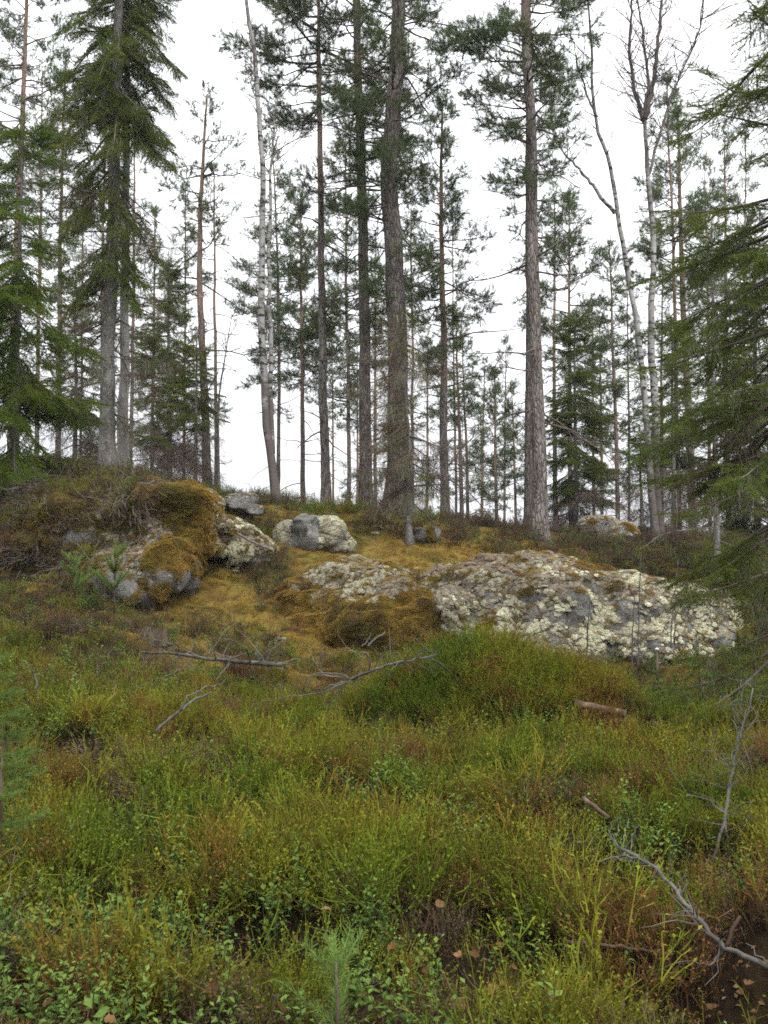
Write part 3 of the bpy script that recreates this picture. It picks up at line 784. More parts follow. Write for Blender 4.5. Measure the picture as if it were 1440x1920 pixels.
def sample(mesh, n, rng):
    m = mesh; m.calc_loop_triangles(); t = len(m.loop_triangles); idx = np.zeros(t*3, np.int32); m.loop_triangles.foreach_get('vertices', idx); idx = idx.reshape(-1, 3)
    co = np.zeros(len(m.vertices)*3); m.vertices.foreach_get('co', co); co = co.reshape(-1, 3)
    a, b, c = co[idx[:, 0]], co[idx[:, 1]], co[idx[:, 2]]; cr = np.cross(b-a, c-a); ar = np.linalg.norm(cr, axis=1)
    k = rng.choice(t, n, p=ar/ar.sum()); u, v = rng.random(n), rng.random(n); f = u+v > 1; u[f] = 1-u[f]; v[f] = 1-v[f]
    p = a[k] + (b[k]-a[k])*u[:, None] + (c[k]-a[k])*v[:, None]; nn = cr[k]/np.maximum(ar[k][:, None], 1e-9)
    return p, nn

def topx(p):
    """photograph pixels of world points"""
    c, s = math.cos(PITCH), math.sin(PITCH); z = p[:, 2]-CAM_Z; f = p[:, 1]*c + z*s; u = -p[:, 1]*s + z*c
    return CX + FPX*p[:, 0]/f, CY - FPX*u/f
def nz(p, sc, off=0.0, o=3): return np.array([fbm(q[0]*sc+off, q[1]*sc, q[2]*sc, o) for q in p])

rg = np.random.default_rng(11)
def cover(root, rock, spec, n):
    """moss and lichen over a rock: spec gives for each point which kind grows there (0 bare, 1 moss, 2 grey lichen, 3 pale lichen, 4 heather)"""
    p, nn = sample(rock.data, n, rg); keep = (nn[:, 1] < .75) & (p[:, 2] > gz(p[:, 0], p[:, 1]) - .02); p, nn = p[keep], nn[keep]
    kind = spec(p, nn)
    vc = np.zeros(len(rock.data.vertices)*3); rock.data.vertices.foreach_get('co', vc); vc = vc.reshape(-1, 3); vn = np.zeros(len(vc)*3); rock.data.vertices.foreach_get('normal', vn)
    kv = spec(vc, vn.reshape(-1, 3))                              # the turf the growth stands in: moss mat under moss, dark humus under lichen
    for nm, w in (('mossy', kv == 1), ('humus', (kv > 1)*.85)): rock.data.attributes.new(nm, 'FLOAT', 'POINT').data.foreach_set('value', w.astype(np.float32))
    for k, nm, pr, lo, hi in ((1, 'moss_cover', MOSS, .4, .95), (2, 'grey_lichen_cover', LGREY, .18, .6), (3, 'pale_lichen_cover', LPALE, .18, .65), (4, 'heather_cover', HEATH, .35, .8), (5, 'brown_lichen_cover', LBROWN, .18, .6), (6, 'dead_twig_brush', TWIGS_GREY + TWIGS, .6, 1.4), (7, 'bilberry_cover', BILB, .3, .7)):
        i = kind == k; q, qn = p[i], nn[i]
        if not i.any(): continue
        up = qn*.9 + np.array([[0, 0, .35]]); up /= np.linalg.norm(up, axis=1, keepdims=True)
        sc_ = rg.uniform(lo, hi, len(q))
        if k in (2, 3, 5): q = q - qn*(.009*sc_[:, None])                # grown into the surface, not laid on it
        scatter(nm, pr, q, euler_on(up, rg), sc_, rg, root)

# right outcrop with the golden moss hump on its flank
ob = empty('rock_outcrop', hit(1050, 1240), 'broad low outcrop with a golden moss hump and pale lichen cushions all over its side', 'rock', 'rock outcrops on the slope')
main_rock = blob_rock('rock', [(700,1150,11.7,1.2,1.8,.66),(790,1160,11.1,.6,1.1,.46),(720,1180,10.8,.75,.9,.36),(640,1120,12.0,.7,1.4,.4),
    (900,1135,11.9,.75,1.6,.74),(1010,1150,11.7,.85,1.5,.68),(960,1180,10.9,.55,.8,.42),(1090,1165,11.5,.8,1.4,.62),(1120,1190,10.8,.4,.6,.36),
    (1230,1175,11.3,.75,1.2,.53),(1290,1165,11.2,.4,.8,.40),(1335,1170,11.7,.36,.9,.34),(1180,1150,11.9,.5,1.0,.50),(1030,1210,10.4,.4,.4,.28),(900,1208,10.7,.65,.7,.34),(1060,1222,10.6,.7,.7,.32),(1200,1210,10.7,.6,.7,.30),(770,1195,10.7,.6,.65,.32),(1290,1205,10.7,.4,.6,.24)], .045, .10, 1, ob, sharp=.25, cuts=4)
def right_cover(p, nn):
    px, py = topx(p); k = np.full(len(p), 2); n1, n2 = nz(p, 2.0, 3), nz(p, 5.5, 9)
    edge = 815 + (py-1100)*.4
    moss = (px < edge + 40*n1*2) | ((n1 > .38) & (px < 1010)); k[moss] = 1
    grey_patch = (((px-670)/105)**2 + ((py-1085)/38)**2 < 1 + n2) ; k[grey_patch] = np.where(rg.random(grey_patch.sum()) < .8, 2, 1)
    lowpale = (px > edge+10) & (py > 1120) & (n2 > -.02); k[lowpale] = 3
    ridge = (px > 1010) & (py < 1075 + (px-1010)*.12) & (n1 > -.2); k[ridge] = np.where(rg.random(ridge.sum()) < .8, 3, 5)
    k[(px > 1060) & (n2 > .15)] = 3
    brn = (k == 2) & (px > edge) & ((n2 > .0) | (py < 1075)) & (nz(p, 3, 83) > -.3) & (py < 1150); k[brn] = 5
    bare = (nn[:, 2] < .5) & (px > 1030) & (n2 < .02) & (py > 1085); k[bare] = 0
    bare = (nn[:, 2] < .35) & (px > edge+20) & (n2 < -.12); k[bare] = 0
    n3 = nz(p, 8.5, 61); gapm = (n3 < -.27) & (k >= 2); k[gapm] = rg.choice([0, 0, 1, 2], gapm.sum())
    dull = (k == 2) & (px > edge) & (py < 1120) & (rg.random(len(p)) < .12); k[dull] = rg.choice([0, 1], dull.sum())
    mott = (k == 3) & (nz(p, 6.5, 99) < -.05) & (rg.random(len(p)) < .7); k[mott] = rg.choice([0, 5, 5, 2, 1], mott.sum())
    br = (px > edge+20) & (py < 1085) & (px < 1130) & (n2 < -.25); k[br] = np.where(rg.random(br.sum()) < .4, 1, 0)
    hz_ = (k == 1) & (n1 < -.2) & (py > 1090); k[hz_] = np.where(rg.random(hz_.sum()) < .05, 4, 1)
    return k
cover(ob, main_rock, right_cover, 56000)

ol = empty('rock_outcrop', hit(250, 1145), 'steep outcrop with bare grey face and orange moss cap below the twin spruces', 'rock', 'rock outcrops on the slope')
left_rock = blob_rock('rock', [(335,988,11.2,.60,1.0,.45),(200,1010,11.9,1.1,1.4,.6),(255,1095,10.8,.50,.8,.42),(305,1065,10.8,.42,.7,.40),(60,1000,12.2,.95,1.2,.5),(235,1035,11.2,.8,.9,.46),(130,1010,11.5,.8,.9,.45),
    (425,1008,12.0,.38,.95,.27),(470,1030,11.9,.22,.6,.2),(150,1060,11.4,.5,.8,.3),(120,930,12.8,1.0,1.0,.4),(280,940,12.4,.9,1.0,.35)], .04, .10, 5, ol, sharp=.55, cuts=11)
def left_cover(p, nn):
    px, py = topx(p); n1, n2 = nz(p, 2.0, 23), nz(p, 5.5, 29); k = np.full(len(p), 1)
    steep = nn[:, 2] < .42
    w_ = px < 265 + 30*n1; k[w_] = rg.choice([4, 6, 7, 1, 0], w_.sum(), p=[.07, .06, .10, .57, .20])
    rmp = (px > 400+25*n1) & (py < 1090); k[rmp] = rg.choice([1, 2, 2, 5], rmp.sum()); k[(px > 400) & (n2 > .27)] = 3; g4 = (px > 395) & (nz(p, 8, 71) < -.15); k[g4] = rg.choice([0, 2, 1], g4.sum())
    mid = (px > 185+70*n2) & (px < 290+60*n1) & (py > 990+40*n2) & (py < 1075); k[mid] = rg.choice([5, 5, 1, 2, 0], mid.sum())
    k[steep & (py > 1040) & (n2 < .1) & (px > 165+40*n1)] = 0; k[(py > 1075+40*n1) & (px > 165+50*n2) & (nn[:, 2] < .55) & (n2 < .25)] = 0
    k[(px < 240) & (px > 60) & (py > 985) & (py < 1015) & steep & (n1 < -.05)] = 0
    return k
cover(ol, left_rock, left_cover, 34000)

# boulders
def boulder(label, blobs, voxel, amp, seed, spec, n, group='loose boulders on the ridge', sharp=.7):
    c = P(*blobs[0][:3]); o = empty('boulder', (c.x, c.y, float(gz(c.x, c.y))), label, 'boulder', group)
    r = blob_rock('rock', blobs, voxel, amp, seed, o, sharp=sharp)
    if n: cover(o, r, spec, n)
    return o
def grey_b(p, nn):
    px, py = topx(p); n1 = nz(p, 4, 41); k = np.zeros(len(p), int); k[(px > 602+12*n1)] = 2; k[(px < 545)] = 2; k[(px > 602) & (n1 > .15)] = 3
    k[(px > 605) & (n1 < -.3)] = 0; return k
boulder('grey granite boulder with one bare face and lichen growing over its side', [(578,1002,12.7,.25,.38,.30),(612,1005,12.75,.24,.36,.25),(640,1015,12.8,.16,.3,.15),(545,1008,12.9,.20,.3,.19)], .025, .05, 8, grey_b, 4200, sharp=.75)
def brown_b(p, nn):
    n1 = nz(p, 4, 47); k = np.zeros(len(p), int); k[(nn[:, 2] > .5) & (n1 > -.2)] = 2; k[(n1 < -.3)] = 1; return k
boulder('lichen topped boulder lying in the grass between the small spruce and the birches', [(1125,992,16.3,.38,.4,.20),(1165,1000,16.2,.28,.35,.17),(1140,1012,15.8,.3,.3,.10)], .035, .04, 9, brown_b, 2400)
boulder('flat grey stone at the foot of the forked birch', [(512,957,14.2,.15,.2,.06)], .02, .015, 10, brown_b, 60)
boulder('dark half buried rock at the top of the lichen ramp', [(452,948,13.4,.24,.3,.16),(480,958,13.3,.14,.2,.08)], .025, .03, 12, brown_b, 300)
boulder('low brown rock half sunk in shrubs beside the dead spruce stem', [(795,1003,13.6,.26,.3,.13)], .025, .03, 13, brown_b, 160)

# ------------------------------------------------------------------ the wood: (label, depth, trunk pixels from the foot up, trunk width in pixels ...)
pine_tree('stoutest old pine with dark furrowed bark and a crooked waist', 15.4, [(744,955),(746,780),(744,600),(738,470),(731,380),(728,310),(735,240),(741,160),(745,50)], 43, 560, 1.4, 201, ext=7.5, dens=1.0, snags=16, orange=.02, ragged=(560, 960, 150))
pine_tree('tall straight pine with scaly grey foot just beside the stoutest pine', 16.6, [(686,955),(684,780),(682,560),(680,420),(676,240),(672,130)], 25, 620, 1.3, 202, ext=7, dens=.85, snags=12, orange=.14)
pine_tree('slender pine with brown foot and bare orange stem next to the forked birch', 16.8, [(613,952),(607,760),(604,600),(600,420),(598,240)], 18.5, 225, 1.75, 203, ext=4.0, dens=1.15, snags=14, orange=.22, top=.6)
pine_tree('pine with curled dead twigs and a rounded crown ending low', 18.0, [(833,986),(832,760),(830,600),(828,400),(829,260),(830,195)], 18, 700, 1.1, 204, dens=1.15, snags=16, orange=.30)
pine_tree('tall pine with rugged grey bark rooted at the back of the lichen outcrop', 14.6, [(1013,1020),(1010,860),(1005,640),(1000,420),(996,240),(986,0)], 28, 380, 1.5, 205, ext=6.5, dens=1.1, snags=12, orange=.14)
pine_tree('reddish pine standing close behind the rugged grey one', 16.9, [(990,1004),(992,800),(993,560),(991,300),(990,120)], 18, 480, 1.2, 206, ext=5, dens=.85, snags=12, orange=.36)
pine_tree('thin reddish pine between the forked birch and the slender orange pine', 21, [(570,945),(566,760),(564,600),(563,480)], 11, 720, 1.25, 207, ext=1.2, dens=1.15, snags=12, orange=.32)
pine_tree('broken topped pine with orange stem and long bare limbs', 17.5, [(392,935),(384,760),(374,560),(376,400),(382,290),(388,178)], 18, 430, 1.0, 208, dens=.55, snags=18, orange=.28)
pine_tree('thin pine standing just behind the broken topped one', 22, [(408,915),(405,700),(403,480),(402,320)], 9, 520, .8, 209, dens=.75, snags=10, orange=.3)
pine_tree('tall pine with salmon coloured upper stem behind the dense young spruce', 24, [(20,880),(28,640),(34,400),(44,180),(50,20)], 17, 420, 1.7, 210, ext=4, dens=.9, snags=10, orange=.45)
pine_tree('thin pine half hidden by the twin spruce crown', 26, [(108,880),(112,640),(116,400),(120,240)], 13, 560, 1.3, 211, ext=2, dens=.85, snags=10)
pine_tree('thin straight pine seen between the two spruce trunks and the young spruce', 25, [(190,880),(192,700),(193,520),(195,300)], 9, 620, 1.1, 212, ext=2.5, dens=.8, snags=8)
pine_tree('dark thin pine right behind the pale spruce trunk', 23, [(247,880),(247,700),(250,480),(252,300)], 9, 640, .9, 213, ext=1.5, dens=.7, snags=12)
pine_tree('wide crowned pine far behind the forked birch', 27, [(518,940),(522,740),(520,520),(512,300)], 9, 760, 1.6, 214, ext=.6, dens=1.1, snags=8)
pine_tree('slim pine in the gap beside the stoutest pine', 24, [(655,950),(654,740),(650,560),(648,380)], 9, 780, 1.25, 215, ext=2.5, dens=1.15, snags=8)
pine_tree('short pine behind the curled twig pine', 25, [(866,980),(862,820),(858,700),(856,610)], 10, 790, 1.0, 216, dens=1.0, snags=8)
pine_tree('leaning thin pine with red bark on the far slope', 27, [(880,980),(876,860),(872,760),(868,640)], 8, 760, .9, 217, dens=.9, snags=6)
pine_tree('bushy young pine on the far slope with foliage nearly to the ground', 26, [(930,985),(930,880),(929,780),(928,705)], 9, 930, .85, 218, dens=1.15, snags=3, min_el=0)
pine_tree('young pine with thin reddish stem beside the bushy young pine', 29, [(970,988),(966,880),(963,800),(960,735)], 7, 920, .75, 219, dens=1.1, snags=2, min_el=0)
pine_tree('small far pine leaning over the dry grass', 32, [(905,985),(903,900),(902,830),(900,770)], 6, 930, .7, 220, dens=1.1, snags=2, min_el=0)
pine_tree('slim pine whose crown tops the small dense spruce', 22, [(1070,990),(1069,760),(1067,560),(1066,420)], 10, 700, 1.25, 221, ext=.6, dens=1.15, snags=10)
pine_tree('thin pine with bare red stem beside the leaning birch', 24, [(1160,990),(1154,800),(1148,640),(1143,475)], 10, 820, 1.0, 222, ext=.2, dens=1.15, snags=12, orange=.35)
pine_tree('slender pine with conical crown behind the upright birch', 21, [(1275,1000),(1268,760),(1262,480),(1256,300),(1252,150)], 10, 620, 1.15, 223, dens=1.0, snags=10, orange=.3)
pine_tree('pine with a thick brown stem behind the veil of spruce branches', 23, [(1300,1000),(1290,740),(1282,600),(1278,480)], 18, 560, 1.4, 224, ext=3.5, dens=.9, snags=8)
pine_tree('far pine showing through the gap under the broken topped pine', 30, [(318,900),(318,760),(316,640),(314,500)], 9, 760, 1.0, 225, dens=1.1, snags=4)
pine_tree('spindly far pine next to the slender orange pine', 30, [(625,950),(624,840),(623,760),(622,640)], 6, 800, .8, 227, dens=1.1, snags=5)
pine_tree('far pine in the dim stand beyond the leaning birch', 30, [(1130,1000),(1128,860),(1126,740),(1124,600)], 8, 820, .9, 228, dens=1.0, snags=6)
pine_tree('far pine behind the hanging spruce sprays', 30, [(1365,1000),(1362,760),(1360,560),(1360,380)], 12, 640, 1.5, 229, ext=2, dens=1.0, snags=6)
pine_tree('tall far pine behind the dense young spruce foot', 32, [(70,890),(72,700),(74,500),(76,300)], 11, 640, 1.6, 230, ext=3, dens=1.0, snags=6)
pine_tree('far thin pine seen past the curled twig pine', 34, [(800,985),(801,860),(802,760),(803,640)], 8, 780, 1.0, 232, dens=1.0, snags=5)

FAR_LABELS = ['slender far pine between the dense young spruce and the old spruce trunk', 'slender far pine just past the pale smooth spruce trunk', 'slender far pine behind the shaggy little spruce and the broken topped pine',
    'slender far pine in the narrow gap between the scaly footed pine and the stoutest pine', 'slender far pine behind the dying spruce sapling', 'slender far pine just behind the curled twig pine crown',
    'low far pine between the leaning red barked pine and the bushy young pine', 'low far pine behind the bushy young pine', 'slender far pine just past the rugged grey pine trunk', 'slender far pine behind the small dense spruce of cone shape',
    'slender far pine between the bare red stemmed pine and the leaning birch', 'slender far pine behind the crown of the shaded spruce', 'tall slender far pine hidden among the hanging boughs of the near spruce', 'slender far pine behind the foot of the upright birch',
    'faint far pine low behind the scaly footed straight pine', 'faint far pine low behind the curled twig pine foot']
for i, (x, yt, Yd, yc, Rm) in enumerate(((150,330,28,820,1.2),(285,400,27,860,1.1),(345,350,25,860,1.0),(704,470,31,900,1.1),(775,390,27,900,1.0),
        (855,440,31,880,1.0),(902,680,35,950,1.0),(945,640,37,950,1.0),(1040,360,26,860,1.0),(1112,560,34,920,1.0),(1180,500,31,900,1.1),(1330,300,28,800,1.3),(1392,260,26,760,1.3),(1240,500,33,880,1.1),(670,640,38,930,1.0),(835,700,40,940,1.0))):
    lean = (i*37 % 17 - 8)
    pine_tree(FAR_LABELS[i], Yd, [(x, 960), (x-lean*.3, 960-(960-yt)*.4), (x-lean, yt)], 6+(i*13 % 5)*36/Yd*.7, yc, Rm, 250+i, dens=.62+.05*(i % 4), snags=5, orange=.28+.03*(i % 5), group='slender pines beyond the ridge', thick=False)
spruce_tree('old spruce with lichen spotted grey trunk and drooping dark crown', 13.7, [(202,890),(203,760),(207,600),(214,400),(219,200),(224,0)], 30, 301, top_ext=6, low=500, Lmax=1.25, cone=.2, bare=(800, 330, 30, 1.1), beard=.12, gap=.6, droop=2.0)
spruce_tree('pale smooth spruce trunk twinned with the lichen spotted old spruce', 14.3, [(231,890),(232,760),(234,560),(238,300),(242,60)], 21, 302, top_ext=4, low=250, Lmax=.85, cone=.2, bare=(700, 250, 16, .8), bark='pale_bark', beard=.1, gap=.35)
spruce_tree('dense young spruce with fresh green boughs beside the old twin spruces', 11.6, [(30,890),(34,700),(38,500),(42,300)], 20, 303, low=900, Lmax=1.12, cone=.45, protos=SPRAY_NEAR, dens=1.15, beard=.15, size=1.25, top_ext=.5, gap=.5, droop=1.5)
spruce_tree('shaggy little spruce with browned lower boughs next to the broken topped pine', 17.5, [(320,905),(318,760),(316,620),(314,500)], 11, 304, low=890, Lmax=.62, cone=.3, dens=1.0, beard=.2, dead_below=760)
spruce_tree('low spruce tucked under the broken topped pine', 16.5, [(365,925),(366,820),(367,740),(368,640)], 8, 305, low=880, Lmax=.42, cone=.3, dens=.9, beard=.15, dead_below=800)
spruce_tree('small dense spruce of regular cone shape near the lichen topped boulder', 19, [(1080,1005),(1079,860),(1077,720),(1076,590)], 11, 306, low=960, Lmax=.85, cone=.26, dens=1.15, beard=.1, dead_below=920, size=1.05)
spruce_tree('near spruce with mossy hanging sprays and beard lichen', 7.2, [(1462,1250),(1458,900),(1452,500),(1448,100)], 24, 307, top_ext=3.2, low=1230, Lmax=.98, cone=.34, protos=SPRAY_EDGE, dens=.9, beard=.3, gap=.36, size=.98, bare=(1000, 500, 7, .8))
spruce_tree('shaded spruce behind the near spruce boughs', 12.8, [(1345,1045),(1342,860),(1340,640),(1338,470)], 13, 308, protos=SPRAY_EDGE, low=1010, Lmax=.85, cone=.3, dens=.75, beard=.2, gap=.5, top_ext=.4)
spruce_tree('brownish bushy spruce at the foot of the upright birch', 17.0, [(1205,1005),(1204,930),(1203,870),(1202,800)], 8, 309, low=985, Lmax=.6, cone=.42, dens=1.0, beard=.2, dead_below=880)
spruce_tree('slim spruce filling the gap beside the upright birch', 19, [(1262,1010),(1262,860),(1260,720),(1258,600)], 10, 310, low=990, Lmax=.75, cone=.27, dens=1.0, beard=.2, dead_below=860)
spruce_tree('far spruce behind the near spruce boughs and pine stem', 19, [(1420,1015),(1418,820),(1416,640),(1414,440)], 14, 311, low=980, Lmax=1.1, cone=.3, dens=1.0, beard=.2)
spruce_tree('dim spruce behind the dense young spruce', 18, [(140,890),(140,760),(141,620),(142,520)], 10, 312, low=880, Lmax=.8, cone=.32, dens=.9, beard=.25, dead_below=780)
spruce_tree('ragged thin spruce beside the old spruce foot', 15.5, [(285,905),(286,800),(287,720),(288,640)], 6, 313, low=895, Lmax=.4, cone=.25, dens=.8, beard=.2, dead_below=820)
spruce_tree('dying spruce sapling with twisted stem and yellowed sprays before the stoutest pine', 13.2, [(768,1012),(766,930),(770,850),(762,760),(758,690),(745,590)], 11, 314, low=900, Lmax=.8, cone=.22, protos=SPRAY_YELLOW, dens=1.0, beard=.3, gap=.2, bark='spruce_bark', bare=(950, 640, 30, .7), sector=(95, 300))

birch_tree('forked white birch with crooked stem', 14.8, [(519,950),(512,880),(500,800),(492,680),(488,540),(489,420),(494,330),(488,220),(478,100),(463,0)], 16, 401, ext=2.5, stems=[([(510,850),(508,760),(506,640),(504,480),(506,340),(512,270)], 11, .8)], twig_from=330, tw=26)
birch_tree('leaning birch whose stem splits into a slanting dark limb', 16.5, [(1228,1008),(1222,860),(1206,700),(1184,540),(1160,400),(1140,290),(1118,220),(1108,80)], 14, 402, ext=1.5, stems=[([(1152,400),(1112,350),(1085,315),(1058,288)], 8, .4),([(1120,220),(1100,180),(1085,130)], 5, .6)], twig_from=300, tw=22, L0=.8)
birch_tree('upright birch with white foot and antler shaped bare top', 16.9, [(1236,1006),(1229,880),(1226,760),(1216,620),(1222,480),(1214,340),(1208,215)], 17, 403, ext=0, r_tip=.07, stems=[([(1208,225),(1190,170),(1180,90),(1185,10)], 9, 1.2),([(1210,225),(1226,150),(1232,90),(1240,0)], 11, 1.5),([(1209,230),(1216,150),(1206,60),(1194,5)], 7, 1.0),([(1212,350),(1240,240),(1262,170),(1300,90)], 6, .6)], twig_from=300, tw=46, L0=1.0, hscale=8.5)
birch_tree('thin bare sapling with crooked grey stem beside the thin pine', 16.5, [(412,925),(408,830),(412,740),(424,660),(432,612)], 6, 404, ext=.3, twig_from=720, tw=14, r_tip=.01, L0=.45, name='bare_sapling', bark='spruce_bark')

# ------------------------------------------------------------------ ground cover
def area_points(n, x0, x1, y0, y1, rng, wedge=True):
    y = np.sqrt(rng.uniform(y0*y0, y1*y1, n)) if wedge else rng.uniform(y0, y1, n)
    x = rng.uniform(-1, 1, n)*(.56*y + .35) if wedge else rng.uniform(x0, x1, n)
    return np.stack([x, y, gz(x, y)], 1)
def ground_nrm(p):
    e = .05; dx = (gz(p[:, 0]+e, p[:, 1])-gz(p[:, 0]-e, p[:, 1]))/(2*e); dy = (gz(p[:, 0], p[:, 1]+e)-gz(p[:, 0], p[:, 1]-e))/(2*e)
    n = np.stack([-dx, -dy, np.ones(len(p))], 1); return n/np.linalg.norm(n, axis=1, keepdims=True)
def ground_rot(n, rng, tilt=.18): return np.stack([rng.normal(0, tilt, n), rng.normal(0, tilt, n), rng.uniform(0, 6.283, n)], 1)
gr = np.random.default_rng(77)
def rock_free(p):
    px, py = topx(p); a = (px > 540) & (px < 1390) & (p[:, 1] > 9.9) & (p[:, 1] < 13.2); b = (px > -50) & (px < 470) & (p[:, 1] > 10.2) & (p[:, 1] < 13)
    return ~(a | b)

c0 = area_points(820, 0, 0, 2.35, 10.4, gr)                        # tussocks: shoots fan out from a common root
thin = np.interp(c0[:, 1], [2.4, 3.6, 8.0, 8.8], [.34, 1.0, 1.0, .35]); c0 = c0[gr.random(len(c0)) < thin]
nt = gr.integers(5, 15, len(c0)); ci = np.repeat(np.arange(len(c0)), nt); n = len(ci)
rad = gr.uniform(.07, .19, len(c0))[ci]; a = gr.uniform(0, 6.283, n); rr = np.sqrt(gr.random(n)); vig = gr.uniform(.75, 1.45, len(c0))[ci]
bx, by = c0[ci, 0] + rad*rr*np.cos(a), c0[ci, 1] + rad*rr*np.sin(a)
lean = rr*gr.uniform(.15, .6, n)
tx = np.stack([-np.sin(a)*lean + gr.normal(0, .1, n), np.cos(a)*lean + gr.normal(0, .1, n), gr.uniform(0, 6.283, n)], 1)
u3 = np.stack([np.cos(a)*lean + gr.normal(0, .1, n), np.sin(a)*lean + gr.normal(0, .1, n), np.ones(n)], 1); u3 /= np.linalg.norm(u3, axis=1, keepdims=True)
sc = vig*(1.2-.5*rr)*gr.uniform(.75, 1.2, n)*np.interp(by, [2.5, 3.5, 6.0, 7.0, 8.5], [.85, 1.05, .8, .62, .45]); rot = euler_on(u3, gr)
p = area_points(1900, 0, 0, 2.0, 10.6, gr); m_ = len(p)
q = np.concatenate([np.stack([bx, by, gz(bx, by)], 1), p]); rot = np.concatenate([rot, ground_rot(m_, gr)]); sc = np.concatenate([sc, gr.uniform(.4, .9, m_)*np.where(p[:, 1] > 8.2, .6, 1)])
keep = rock_free(q)
for hx, hy, hr in ((1290,1880,.34),(1400,1890,.28),(1210,1700,.22),(1330,1760,.2),(1150,1640,.15),(840,1660,.18),(560,1850,.22),(1000,1870,.2)):
    c = hit(hx, hy); keep &= gr.random(len(q)) > np.exp(-((q[:, 0]-c.x)**2+(q[:, 1]-c.y)**2)/(hr*hr))
scatter('bilberry_shrubs', BILB, q[keep], rot[keep], sc[keep], gr)
RUST = []
for o_ in BILB[:3]:
    r_ = o_.copy(); r_.data = o_.data.copy(); r_.data.materials[0] = M['withered_twig']; r_.name = 'withered_bilberry_tuft'; RUST.append(r_)
c1 = area_points(80, 0, 0, 3.3, 9, gr); ci = np.repeat(np.arange(len(c1)), 5); t_ = np.stack([gr.normal(c1[ci, 0], .07), gr.normal(c1[ci, 1], .07)], 1); t_ = np.column_stack([t_, gz(t_[:, 0], t_[:, 1])])
scatter('withered_bilberry_shrubs', RUST, t_, ground_rot(len(t_), gr, .2), gr.uniform(.7, 1.25, len(t_))*np.interp(t_[:, 1], [3, 7], [1, .65]), gr)
# the big mound of taller bilberry
c = hit(920, 1300); n = 1600; a = gr.uniform(0, 6.283, n); r = np.sqrt(gr.random(n)); c = P(920, 1335, 7.3); m = np.stack([c.x + r*np.cos(a)*1.0, c.y + r*np.sin(a)*.62], 1)
m = np.column_stack([m, gz(m[:, 0], m[:, 1])]); tall = gr.uniform(.6, 1.05, n)*(1.15-.45*r**2)
scatter('mound_bilberry_shrubs', BILB_TALL, m, ground_rot(n, gr, .14), tall, gr)

p = area_points(13000, 0, 0, 1.7, 15.5, gr); px, py = topx(p); n3 = nz(p, 1.7, 55)
prob = np.where(p[:, 1] < 9, 1/(1+np.exp(-(n3-.04)*10)), .7/(1+np.exp(-(n3+.02)*8)))
prob = np.where(((px < 600) | (px > 1050)) & (p[:, 1] > 7.0), np.maximum(prob, .85*(nz(p, 2.2, 66) > -.12)), prob)
keep = (gr.random(len(p)) < prob*.75) & rock_free(p); q = p[keep]
for hx, hy, nn_, hr in ((130,1850,60,.28),(300,1600,70,.34),(200,1760,50,.26),(910,1640,22,.10),(830,1630,18,.09),(750,1520,40,.22),(1200,1600,14,.1),(960,1330,50,.3),(480,1660,30,.2),(700,1780,14,.12)):
    c = hit(hx, hy, .1); t_ = np.stack([gr.normal(c.x, hr*.6, nn_), gr.normal(c.y, hr*.6, nn_)], 1); q = np.concatenate([q, np.column_stack([t_, gz(t_[:, 0], t_[:, 1]) + .05])])
scatter('lingonberry_plants', LING, q, ground_rot(len(q), gr, .15), gr.uniform(.9, 1.6, len(q))*np.where(q[:, 1] > 8, .85, 1), gr)

p = area_points(42000, 0, 0, 1.8, 17, gr); n4 = nz(p, 1.1, 91)
keep = (gr.random(len(p)) < np.where(p[:, 1] > 8.8, np.where((p[:, 0] > -2.3) & (p[:, 0] < 3), .8, .3), .16/(1+np.exp(-(n4)*7)))); q = p[keep]
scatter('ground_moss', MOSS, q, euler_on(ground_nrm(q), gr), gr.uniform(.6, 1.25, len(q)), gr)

p = area_points(5200, 0, 0, 11, 22, gr); n5 = nz(p, .8, 33); px, py = topx(p)
keep = rock_free(p) & (gr.random(len(p)) < .85); p, n5, px = p[keep], n5[keep], px[keep]; rusty = (n5 > .05) | ((px > 830) & (px < 1300))
scatter('ridge_bilberry_shrubs', BILB, p[~rusty], ground_rot((~rusty).sum(), gr), gr.uniform(.5, .95, (~rusty).sum()), gr)
scatter('ridge_heather', HEATH, p[rusty], ground_rot(rusty.sum(), gr), gr.uniform(.7, 1.35, rusty.sum()), gr)
p = area_points(900, 0, 0, 9.5, 15, gr); px, py = topx(p); keep = (px > 380) & (px < 720) & (nz(p, 1.8, 12) > .12) & rock_free(p); q = p[keep]
scatter('lichen_patches', LGREY, q, ground_rot(len(q), gr, .2), gr.uniform(.6, 1.4, len(q)), gr)
p = area_points(3600, 0, 0, 1.8, 12.5, gr); keep = (nz(p, 1.6, 140) > np.where(p[:, 1] > 8.5, -.08, .08)) & rock_free(p); q = p[keep]
scatter('heather_sprigs', HEATH, q, ground_rot(len(q), gr), gr.uniform(.5, 1.0, len(q)), gr)
p = area_points(1500, 0, 0, 1.8, 9, gr); q = p[nz(p, 1.4, 240) > .02]; q[:, 2] += .015
scatter('fallen_twigs', TWIGS, q, np.stack([gr.uniform(0, 6.28, len(q)), gr.normal(0, .2, len(q)), gr.uniform(0, 6.28, len(q))], 1), gr.uniform(.4, .9, len(q)), gr)

